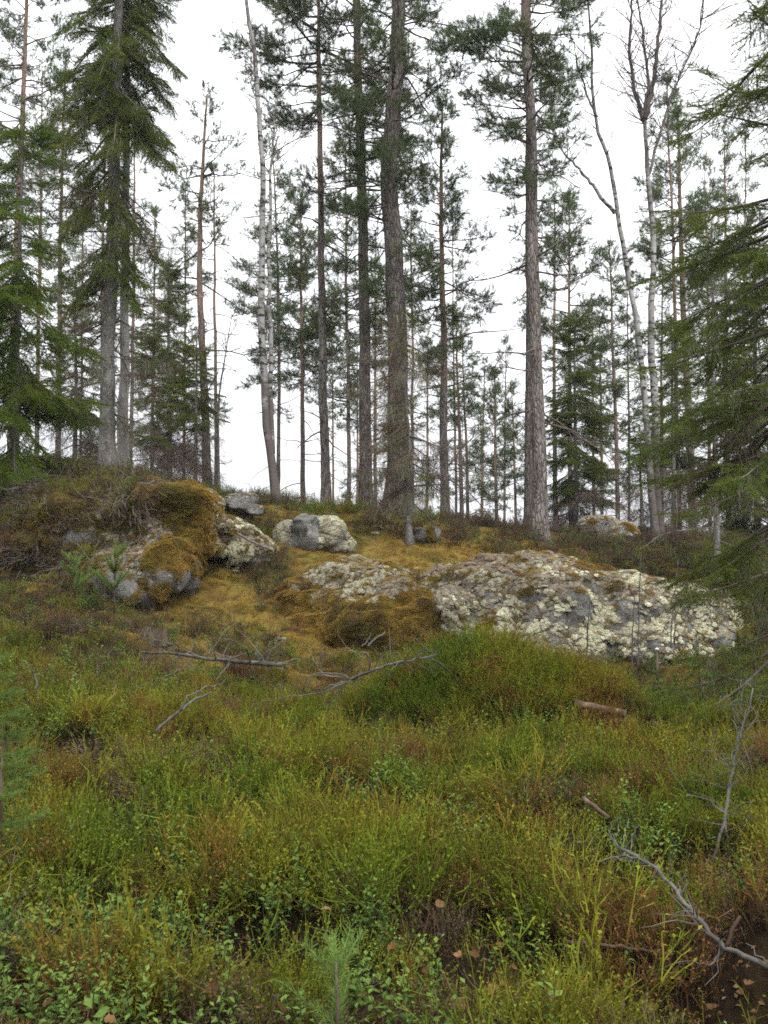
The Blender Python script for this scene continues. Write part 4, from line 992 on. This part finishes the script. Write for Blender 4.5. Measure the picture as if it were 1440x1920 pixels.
LITTER = []
for sd_ in range(4):
    rng_ = np.random.default_rng(700+sd_); mb_ = MB()
    for k_ in range(7):
        a_ = Vector((*rng_.uniform(-.07, .07, 2), rng_.uniform(0, .02))); d_ = Vector((rng_.normal(), rng_.normal(), rng_.normal(0, .3))).normalized()
        leaf(mb_, a_, d_, (Vector((0, 0, 1)) + rv(rng_, .35)).normalized(), rng_.uniform(.012, .03), rng_.uniform(.01, .02), .5)
    LITTER.append(mb_.build('litter_bit', M['leaf'], link=False, smooth=False))
p = area_points(3200, 0, 0, 1.8, 7.5, gr)
p2 = area_points(1500, 0, 0, 8, 15, gr); p2[:, 2] += .02; p = np.concatenate([p, p2])
scatter('leaf_litter', LITTER, p, ground_rot(len(p), gr, .2), gr.uniform(.6, 1.2, len(p)), gr)

# pale lichen cushions big enough to tell apart, sitting on the outcrops
from mathutils.bvhtree import BVHTree
def bvh(o): return BVHTree.FromPolygons([v.co for v in o.data.vertices], [tuple(f.vertices) for f in o.data.polygons])
BV = {'r': bvh(main_rock), 'l': bvh(left_rock)}
def rock_hit(px, py, which):
    d = (P(px, py, 1)-cam.location).normalized(); h = BV[which].ray_cast(cam.location, d)
    if h[0] is None: return hit(px, py), Vector((0, 0, 1))
    return h[0], h[1]
def cushion_mesh(seed):
    rng = np.random.default_rng(seed); mb = MB()
    for b in range(6):
        v0 = len(mb.v); dome(mb, .085*.9, .085*.75, rng, .34, .35, 16, 4); sh = Vector((*rng.normal(0, .055, 2), 0)); kk = rng.uniform(.55, 1)
        for i in range(v0, len(mb.v)): mb.v[i] = mb.v[i]*kk + sh
    for b in range(4):
        o = Vector((*rng.normal(0, .05, 2), 0)) if b else Vector((0, 0, 0)); rb = .085*rng.uniform(.6, 1)
        for i in range(60):
            d = rv(rng).normalized(); d.z = abs(d.z); cc = o + d*rb*rng.uniform(.85, 1.05); s = rb*rng.uniform(.09, .16)
            for k in range(7):
                q = (d*.6 + rv(rng, .7)).normalized(); blade(mb, cc-q*s*.3, q, s*1.3, s*.7, rng, .35, 1)
    m = mb.mesh('lichen_cushion', False); m.materials.append(M['pale_lichen']); return m
CUSH = [cushion_mesh(s) for s in range(4)]
spots = [('l', 447, 1042, 1.5), ('l', 430, 1030, .9), ('l', 440, 1068, .8), ('l', 415, 1050, .8)]
lr = np.random.default_rng(5)
for (x, y) in ((1030,1050),(1050,1052),(1072,1058),(1095,1066),(1118,1072),(1140,1078),(1165,1085),(1125,1105),(1140,1095),(1110,1110),(1215,1100),(1235,1090),(1255,1098),(1240,1115),(1215,1125),(1275,1105),(1290,1110),(1305,1100),(1270,1085),(1245,1080),(1160,1150),(1150,1165),(1325,1165),(1335,1175),(1318,1155),(1000,1195),(985,1180),(960,1170),(940,1155),(925,1165),(900,1175),(880,1190),(860,1205),(1005,1165),(1112,1170),(895,1020),(870,1018),(790,1068),(785,1060),(1310,1085),(1340,1105),(1200,1092)):
    spots.append(('r', x+lr.uniform(-6, 6), y+lr.uniform(-4, 4), lr.uniform(.25, .55)))
for i, (wh, x, y, s) in enumerate(spots):
    h, nn = rock_hit(x, y, wh); o = bpy.data.objects.new('lichen_cushion', CUSH[i % 4]); COL.objects.link(o)
    o.location = h - nn*.02; up = (nn + Vector((0, 0, .7))).normalized(); o.rotation_euler = (Matrix.Rotation(0, 4, 'Z') @ up.to_track_quat('Z', 'Y').to_matrix().to_4x4() @ Matrix.Rotation(lr.uniform(0, 6), 4, 'Z')).to_euler(); o.scale = (s, s, s*.55)
    if i == 0: tag(o, 'largest round cushion of pale lichen at the end of the steep outcrop', 'lichen')
    elif wh == 'l': tag(o, 'small pale lichen cushion beside the largest round one', 'lichen', 'small cushions by the largest one')
    else: tag(o, 'pale cream lichen cushion growing on the broad low outcrop', 'lichen', 'lichen cushions on the broad outcrop')

# ------------------------------------------------------------------ dead wood
def polyline(pp, n, rng, wob):
    out = []
    for i in range(len(pp)-1):
        for j in range(n): out.append(pp[i].lerp(pp[i+1], j/n) + (rv(rng, wob) if (i or j) else Vector()))
    out.append(pp[-1]); return out
def dead_branch(label, path, w0, w1, seed, twigs=(), auto=0, lift=.16, mat='deadwood', name='dead_branch', group='dead branches on the ground', Y=None, autol=.25, upb=.3, jag=.004):
    """path in pixels (px, py[, lift]); twigs: pixel paths leaving it"""
    rng = np.random.default_rng(seed)
    def at(c):
        if Y: return P(c[0], c[1], Y)
        l = c[2] if len(c) > 2 else lift; return hit(c[0], c[1], l + (.15 if c[1] < 1400 else .08))
    pp = [at(c) for c in path]; fine = polyline(pp, 4, rng, jag); n = len(fine)
    root = empty(name, pp[0], label, name.split('_')[-1] if name != 'dead_branch' else 'branch', group)
    rd = [.40*(w0+(w1-w0)*i/(n-1))*fine[i].y/FPX for i in range(n)]
    mb = MB(); mb.tube(fine, rd, 8, jit=.08, rng=rng); mb.build('stem', M[mat], root)
    for tp in twigs:
        q = polyline([at(c) for c in tp[0]], 4, rng, .004); k = len(q); r0 = .38*tp[1]*q[0].y/FPX
        m2 = MB(); m2.tube(q, [max(.0012, r0*(1-.75*i/(k-1))) for i in range(k)], 6); m2.build('side_twig', M[mat], root)
    for a in range(auto):
        i = int(rng.integers(n//5, n)); d = (fine[min(i, n-1)]-fine[max(0, i-2)]).normalized(); d = (d + rv(rng, .8) + Vector((0, 0, upb))).normalized(); L = autol*rng.uniform(.4, 1.2)
        q = [fine[i]]; 
        for s in range(5): d = (d + rv(rng, .2) + Vector((0, 0, -.12))).normalized(); q.append(q[-1] + d*L/5)
        m2 = MB(); r = max(.0016, rd[i]*.3); m2.tube(q, [r*(1-.15*s) for s in range(6)], 5); m2.build('side_twig', M[mat], root)
    return root

dead_branch('long curved grey branch resting across the shrubs with a broken fork', [(1640,1860,.30),(1440,1810,.24),(1360,1778,.20),(1310,1725,.20),(1278,1680,.22),(1235,1630,.24),(1195,1605,.24),(1160,1590,.24)], 14, 7, 501,
    [([(1195,1608,.24),(1160,1608,.22),(1118,1616,.2)], 6),([(1160,1590,.24),(1142,1560,.26),(1150,1538,.28),(1165,1532,.28)], 4),([(1160,1590,.24),(1150,1570,.24),(1160,1545,.24)], 3.5),([(1165,1590,.24),(1172,1560,.26),(1180,1535,.27)], 3),([(1180,1598,.24),(1190,1560,.26),(1196,1545,.26)], 3),
     ([(1278,1680,.22),(1290,1655,.26),(1285,1640,.28)], 5),([(1360,1778,.2),(1330,1810,.15),(1290,1800,.1),(1225,1822,.1)], 7),([(1350,1770,.2),(1345,1820,.1),(1320,1850,.08)], 5),([(1440,1808,.24),(1400,1770,.3),(1390,1740,.34)], 4),([(1230,1628,.24),(1225,1660,.2),(1205,1680,.16)], 3)], auto=26, autol=.18)
dead_branch('bare grey bush of thin thorny looking twigs in front of the near spruce', [(1320,1640,.02),(1345,1590,.14),(1365,1500,.35),(1375,1420,.52),(1395,1350,.66),(1412,1290,.78)], 9, 3, 502,
    [([(1362,1530,.3),(1330,1500,.34),(1290,1490,.36),(1255,1440,.45)], 4),([(1368,1480,.38),(1320,1465,.4),(1285,1460,.4)], 3),([(1370,1440,.48),(1340,1410,.52),(1300,1400,.52)], 3.5),([(1385,1390,.6),(1415,1350,.65),(1432,1310,.7)], 4),([(1360,1540,.28),(1368,1600,.15),(1370,1650,.02)], 6),([(1390,1360,.64),(1370,1320,.7),(1360,1290,.75)], 3),([(1366,1500,.35),(1400,1530,.35),(1430,1540,.35)], 3),([(1375,1590,.2),(1400,1540,.3),(1412,1500,.4)], 4),([(1395,1345,.66),(1392,1310,.72),(1400,1270,.8)], 3)], auto=44, autol=.22, lift=.3, mat='deadwood', name='bare_shrub', Y=4.4, upb=.2)
dead_branch('slender fallen spruce top with arching side twigs lying near the rotten stump', [(265,1222,.2),(330,1226,.18),(400,1235,.16),(470,1243,.15),(528,1246,.14)], 5, 12, 503,
    [([(470,1243,.15),(462,1215,.3),(430,1198,.36),(395,1197,.36)], 4),([(405,1236,.16),(398,1212,.26),(375,1202,.3)], 3.5),([(340,1228,.16),(330,1208,.28),(290,1200,.3),(262,1215,.25)], 3),([(360,1230,.16),(350,1250,.1),(300,1270,.08),(245,1290,.06)], 3),([(430,1240,.16),(420,1260,.1),(405,1275,.08)], 3),([(490,1244,.14),(480,1225,.2),(482,1205,.28)], 3.5),([(310,1225,.18),(290,1210,.24),(255,1190,.3)], 3)], auto=30, autol=.38)
dead_branch('pale peeled stick lying slantwise in the bilberries', [(292,1372,.12),(325,1342,.17),(360,1315,.2),(395,1298,.2)], 7, 5, 504, [([(338,1332,.18),(352,1305,.26),(385,1288,.3),(412,1282,.3),(425,1292,.25)], 5)], auto=3, autol=.2)
dead_branch('grey branch bundle spread like a hand before the moss hump', [(655,1275,.18),(690,1260,.22),(725,1248,.24),(770,1238,.24),(815,1228,.22)], 8, 4, 505,
    [([(655,1275,.18),(630,1268,.2),(590,1265,.2),(560,1268,.16)], 6),([(655,1275,.18),(640,1262,.24),(600,1262,.24),(575,1272,.18)], 5),([(690,1260,.22),(695,1240,.3),(690,1225,.36),(650,1220,.38),(625,1223,.36)], 5),([(655,1275,.18),(620,1285,.14),(600,1295,.1)], 4),([(680,1265,.2),(665,1285,.14),(650,1298,.1)], 5),([(605,1266,.2),(590,1240,.28),(578,1215,.34)], 3),([(605,1266,.2),(604,1235,.3),(602,1215,.36)], 3),([(660,1275,.18),(600,1300,.1),(520,1310,.1),(470,1320,.08)], 4)], auto=34, autol=.36)
dead_branch('pair of thin sticks propped on the edge of the moss hump', [(800,1228,.1),(818,1213,.16),(832,1200,.22)], 6, 5, 506, [([(806,1232,.08),(822,1220,.14),(836,1208,.2)], 5)], auto=2, autol=.12)
dead_branch('short stick leaning on the golden moss', [(690,1212,.1),(700,1200,.15),(722,1185,.2)], 5, 3, 507, [([(678,1212,.1),(690,1200,.16),(695,1186,.2)], 3.5)], auto=2, autol=.15)
dead_branch('bleached broken snag standing upright in the grass', [(84,1366,.0),(78,1335,.14),(70,1322,.2),(68,1290,.36),(66,1262,.5)], 8, 4, 508, [([(72,1324,.2),(60,1318,.24),(48,1318,.26)], 5),([(66,1262,.5),(52,1248,.56),(32,1243,.58)], 3)], auto=2, Y=6.4, name='dead_snag', lift=0)
dead_branch('thin pale stick poking up between the bilberries and the bleached snag', [(105,1360),(112,1330),(108,1310)], 4, 2, 509, [([(112,1335),(125,1310),(135,1285)], 3)], Y=6.6, auto=2, autol=.12)
dead_branch('brown rotting stick half sunk in moss under the curved grey branch', [(1060,1765,.05),(1130,1770,.06),(1200,1780,.06),(1262,1790,.06)], 9, 7, 510, mat='cutwood', auto=2, autol=.1)
dead_branch('short barkless stick with dark broken end', [(1095,1497,.2),(1118,1515,.2),(1142,1533,.18)], 11, 8, 511, mat='cutwood', lift=.15, jag=.001)
dead_branch('stubby pale stick standing out of the moss by the long curved branch', [(1362,1775,.05),(1372,1745,.12),(1388,1718,.2)], 9, 8, 512, Y=3.2, mat='cutwood', jag=.001)
dead_branch('thin grey root looping over the lichen ramp', [(445,1000,.06),(470,1015,.06),(495,1025,.06),(512,1032,.02)], 5, 6, 513, auto=2, autol=.15, Y=11.2)
dead_branch('long grey fallen branch lying across the top of the steep outcrop', [(-160,912),(0,915),(70,918),(130,922),(190,922),(240,915),(290,902)], 11, 5, 514,
    [([(60,917),(62,895),(80,890),(120,893)], 4),([(190,922),(200,945),(200,980),(215,1010)], 4),([(110,921),(60,925),(20,935)], 3)], auto=22, autol=.5, Y=11.0, upb=-.5, jag=.01)
dead_branch('small bleached snag stuck in the orange moss cap', [(294,1028),(298,1005),(302,985)], 5, 4, 515, [([(298,1006),(306,1012),(314,1014)], 2.5)], Y=10.35, name='dead_snag')
dead_branch('bent dead twigs around the stoutest pine foot', [(690,972),(730,950),(760,940),(772,915)], 4, 3, 516, Y=13.9, auto=16, autol=.4)
dead_branch('tangle of grey twigs hanging beside the dying spruce sapling', [(775,945),(800,965),(815,985),(820,1005)], 4, 3, 517, Y=13.6, auto=16, autol=.35)
dead_branch('fallen grey limbs under the upright birch', [(1205,1030),(1235,1005),(1270,995),(1330,990)], 4, 2, 518, [([(1225,1028),(1245,1010),(1260,1000)], 3)], Y=14.8, auto=12, autol=.35)
for i, (x, y0, y1, Yd, lab) in enumerate(((1196,1250,1040,9.7,'tallest thin bare stem standing against the broad low outcrop'),(1265,1195,1050,9.9,'thin bare stem with a kink beside the dark rock hollow'),(1100,1232,1120,9.6,'short thin bare stem in front of the lichen face'),(1258,1200,1130,9.8,'shortest bare stem next to the kinked one'),(1184,1250,1110,9.75,'thin bare stem paired with the tallest one'),(1268,1000,870,14.5,'bare stem of a dead sapling near the upright birch'))):
    dead_branch(lab, [(x, y0+14), (x+1, (y0*2+y1)/3), (x+3, (y0+2*y1)/3), (x+6, y1)], 3.6, 2, 530+i, Y=Yd, auto=5, autol=.2, name='bare_sapling', group='bare stems by the broad outcrop', upb=.4)

# sawn log, old stump, fungus
def sawn_log():
    a, b = hit(1112, 1326, .15), hit(1172, 1338, .15); b.y = a.y - .05; rng = np.random.default_rng(3)
    root = empty('sawn_log', (a+b)*.5, 'short sawn log with reddish bark lying in the shrubs', 'log'); d = (b-a).normalized(); a = a - d*.12
    r = 7.4*a.y/FPX; mb = MB(); mb.tube([a.lerp(b, t) for t in np.linspace(0, 1, 7)], [r*(1+.03*rng.normal()) for _ in range(7)], 16, False, jit=.05, rng=rng); mb.build('bark', M['log_bark'], root)
    for e, s in ((a, -1), (b, 1)):
        mb = MB(); mb.tube([e - d*s*.01, e + d*s*.002], [r*.93, r*.93], 16); mb.build('cut_end', M['twig' if s < 0 else 'deadwood'], root, smooth=False)
sawn_log()
def stump():
    c = hit(288, 1200, .0); rng = np.random.default_rng(4); root = empty('tree_stump', c, 'low rotten brown stump behind the fallen spruce top', 'stump')
    r = .11; mb = MB(); mb.tube([c+Vector((0, 0, z)) for z in (-.05, .03, .07, .11)], [r*1.4, r*1.15, r, r*.96], 18, False, jit=.12, rng=rng); mb.build('bark', M['twig'], root)
    mb = MB(); mb.tube([c+Vector((0, 0, .08)), c+Vector((.004, 0, .108))], [r*.9, r*.82], 18, jit=.15, rng=rng); mb.build('cut_top', M['twig'], root, smooth=False)
stump()
def fungus():
    c = P(1232, 1228, 9.5); g = float(gz(c.x, c.y)); root = empty('mushroom', (c.x, c.y, g), 'tiny white mushroom on a dark stalk before the outcrop', 'mushroom')
    mb = MB(); mb.tube([(c.x, c.y, g-.02), (c.x, c.y, c.z+.05)], [.012, .009], 8); mb.build('stalk', M['twig'], root)
    mb = MB(); zz = c.z+.05; mb.tube([(c.x, c.y, zz+h) for h in (-.006, 0, .008, .014, .017)], [.010, .019, .017, .010, .002], 12); mb.build('cap', M['fungus'], root)
fungus()

# ------------------------------------------------------------------ seedlings and saplings
def pine_sapling(label, px, py_top, Y, L, seed, whorls=3, nl=.05, n_near=True):
    """an upright pine seedling: needled leader with whorls of needled shoots"""
    rng = np.random.default_rng(seed); top = P(px, py_top, Y); g = float(gz(top.x, top.y)); H = top.z-g; root = empty('pine_seedling', (top.x, top.y, g), label, 'seedling', 'young pine seedlings')
    st = MB(); st.tube([(top.x, top.y, g-.03), (top.x+.004, top.y, g+H*.5), (top.x, top.y, top.z-.02)], [.006*H/.5+.002, .005, .0025], 6); st.build('stem', M['twig'], root)
    def shoot(a, d, Ls, name, dens=900):
        mb = MB(); n = int(dens*Ls)
        for i in range(n):
            t = (i+.5)/n; p = a + d*Ls*t; r = rv(rng); r = (r - d*r.dot(d)).normalized(); nd = (d*rng.uniform(.5, 1.0) + r*.75).normalized()
            blade(mb, p, nd, nl*rng.uniform(.75, 1.1)*(1-.35*t), .0022*(1 if n_near else 1.8), rng, .25, .7+.3*t)
        mb.tube([a, a+d*Ls], [.0028, .0016], 5, False); tag(mb.build(name, M['sapling_needle'], root, smooth=False), kind='stuff')
    shoot(Vector((top.x, top.y, g+H*.45)), Vector((0, 0, 1)), H*.55, 'leader')
    for w in range(whorls):
        z = g + H*(.35 + .42*w/max(1, whorls-1) if whorls > 1 else .5)
        for k in range(5):
            az = rng.uniform(0, 6.283); d = Vector((math.cos(az)*.8, math.sin(az)*.8, .62+.1*w)).normalized(); shoot(Vector((top.x, top.y, z)), d, L*(1-.22*w)*rng.uniform(.8, 1.15), 'side_shoot', 700)
    return root
pine_sapling('bright green pine seedling with bristly leader rising out of the dark moss', 630, 1785, 2.45, .15, 601, 2, .045)
pine_sapling('young pale green pine sapling before the bare grey rock face', 216, 1015, 9.6, .30, 602, 3, .055, False)
pine_sapling('smaller young pine sapling beside the one at the grey rock face', 142, 1035, 9.5, .26, 603, 3, .055, False)

def spruce_sapling(label, px, py_top, Y, Lmax, seed, size=1.0, parts=6):
    rng = np.random.default_rng(seed); top = P(px, py_top, Y); g = float(gz(top.x, top.y)); H = max(.2, top.z-g); root = empty('spruce_seedling', (top.x, top.y, g), label, 'seedling', 'small spruce seedlings')
    st = MB(); st.tube([(top.x, top.y, g-.03), (top.x, top.y, g+H*.6), (top.x, top.y, top.z)], [.008, .006, .002], 6); st.build('stem', M['twig'], root)
    fo = Foliage()
    for w in range(parts):
        t = w/parts; z = g + H*(.15+.8*t)
        for k in range(7):
            az = rng.uniform(0, 6.283); L = Lmax*(1-t*.8)
            d = Vector((math.cos(az), math.sin(az), .15+.4*t)); fo.add((top.x, top.y, z), d, L/.2*.9*size)
    fo.add((top.x, top.y, top.z-.05), Vector((0, 0, 1)), .5); fo.out('needle_sprays', SPRAY_SAPLING, rng, root, .15)
    return root
spruce_sapling('small spreading spruce seedling under the lichen face', 1150, 1205, 9.0, .26, 611)
spruce_sapling('spruce seedling with yellowish tip under the dark rock hollow', 1310, 1200, 9.0, .22, 612)
spruce_sapling('squat spruce seedling between the rock hollow and the sawn log', 1225, 1245, 8.7, .22, 613)
spruce_sapling('bright light green spruce seedling whose tips reach over the brown bilberries', -15, 1150, 4.6, .26, 614, 1.2, 9)
spruce_sapling('low spruce seedling with drooping blurred green sprays', 5, 1375, 3.6, .26, 615, 1.1, 5)
spruce_sapling('dark little spruce beside the far bushy pine', 905, 945, 21, .3, 616)

# ------------------------------------------------------------------ fallen leaves
def leaf_mesh(seed):
    rng = np.random.default_rng(seed); mb = MB(); n = 9; L = .05; cv = rng.uniform(-.6, .9)
    rows = []
    for i in range(n):
        t = i/(n-1); w = .021*math.sin(math.pi*min(1, t**.75))*(1+.12*rng.normal())+.0006; z = cv*.02*(t-.5)**2*4 + rng.normal(0, .0012)
        rows.append([Vector((t*L, -w, z+.006*rng.uniform(.2, 1))), Vector((t*L, 0, z)), Vector((t*L, w, z+.006*rng.uniform(.2, 1)))])
    for i in range(n-1):
        for k in range(2): mb.quad(rows[i][k], rows[i][k+1], rows[i+1][k+1], rows[i+1][k])
    mb.tube([Vector((0, 0, 0)), Vector((-.015, 0, .003))], [.0009, .0006], 4, False)
    m = mb.mesh('fallen_leaf'); m.materials.append(M['leaf']); return m
LEAVES = [leaf_mesh(s) for s in range(6)]
fr = np.random.default_rng(9)
lspots = [(235,1610),(240,1735),(125,1450),(930,1690),(1085,1580),(620,1745),(710,1728),(1195,1835),(1040,1832),(720,1420),(800,1435),(640,1390),(480,1890),(540,1840),(520,1560),(850,1600),(1350,1900),(1150,1600),(1180,1520),(880,1490),(600,1480),(690,1440),(1000,1500),(310,1800),(420,1780),(330,1560),(760,1905),(940,1770),(1060,1900),(400,1870),(1250,1700),(1220,1600),(1330,1460),(1380,1690),(60,1500),(180,1660),(90,1880),(560,1640),(450,1420),(1010,1620)]
while len(lspots) < 130:
    lspots.append((fr.uniform(20, 1420), 1380 + 540*math.sqrt(fr.random())))
for i, (x, y) in enumerate(lspots):
    o = bpy.data.objects.new('fallen_leaf', LEAVES[i % 6]); COL.objects.link(o); o.location = hit(x, y, fr.uniform(.04, .16)); s = fr.uniform(.4, .85); o.scale = (s, s, s)
    o.rotation_euler = (fr.normal(0, .5), fr.normal(0, .5), fr.uniform(0, 6.28)); tag(o, 'withered brown leaf caught among the bilberry twigs', 'leaf', 'withered leaves in the undergrowth')

# ------------------------------------------------------------------ moist air
def haze():
    t = bpy.data.materials.new('moist_air'); t.use_nodes = True; n, l = t.node_tree.nodes, t.node_tree.links; n.remove(n['Principled BSDF'])
    v = n.new('ShaderNodeVolumePrincipled'); v.inputs['Color'].default_value = (.93, .95, 1, 1); v.inputs['Density'].default_value = .0007; v.inputs['Anisotropy'].default_value = .2
    l.new(v.outputs[0], n['Material Output'].inputs['Volume'])
    x, y0, y1, z0, z1 = 960, -360, 960, -16, 26
    mb = MB(); c = [Vector((a, b, d)) for d in (z0, z1) for a, b in ((-x, y0), (x, y0), (x, y1), (-x, y1))]; mb.v = c; mb.h = [0]*8
    mb.f = [(3, 2, 1, 0), (4, 5, 6, 7), (0, 1, 5, 4), (1, 2, 6, 5), (2, 3, 7, 6), (3, 0, 4, 7)]
    tag(mb.build('haze', t, smooth=False), kind='stuff')
haze()
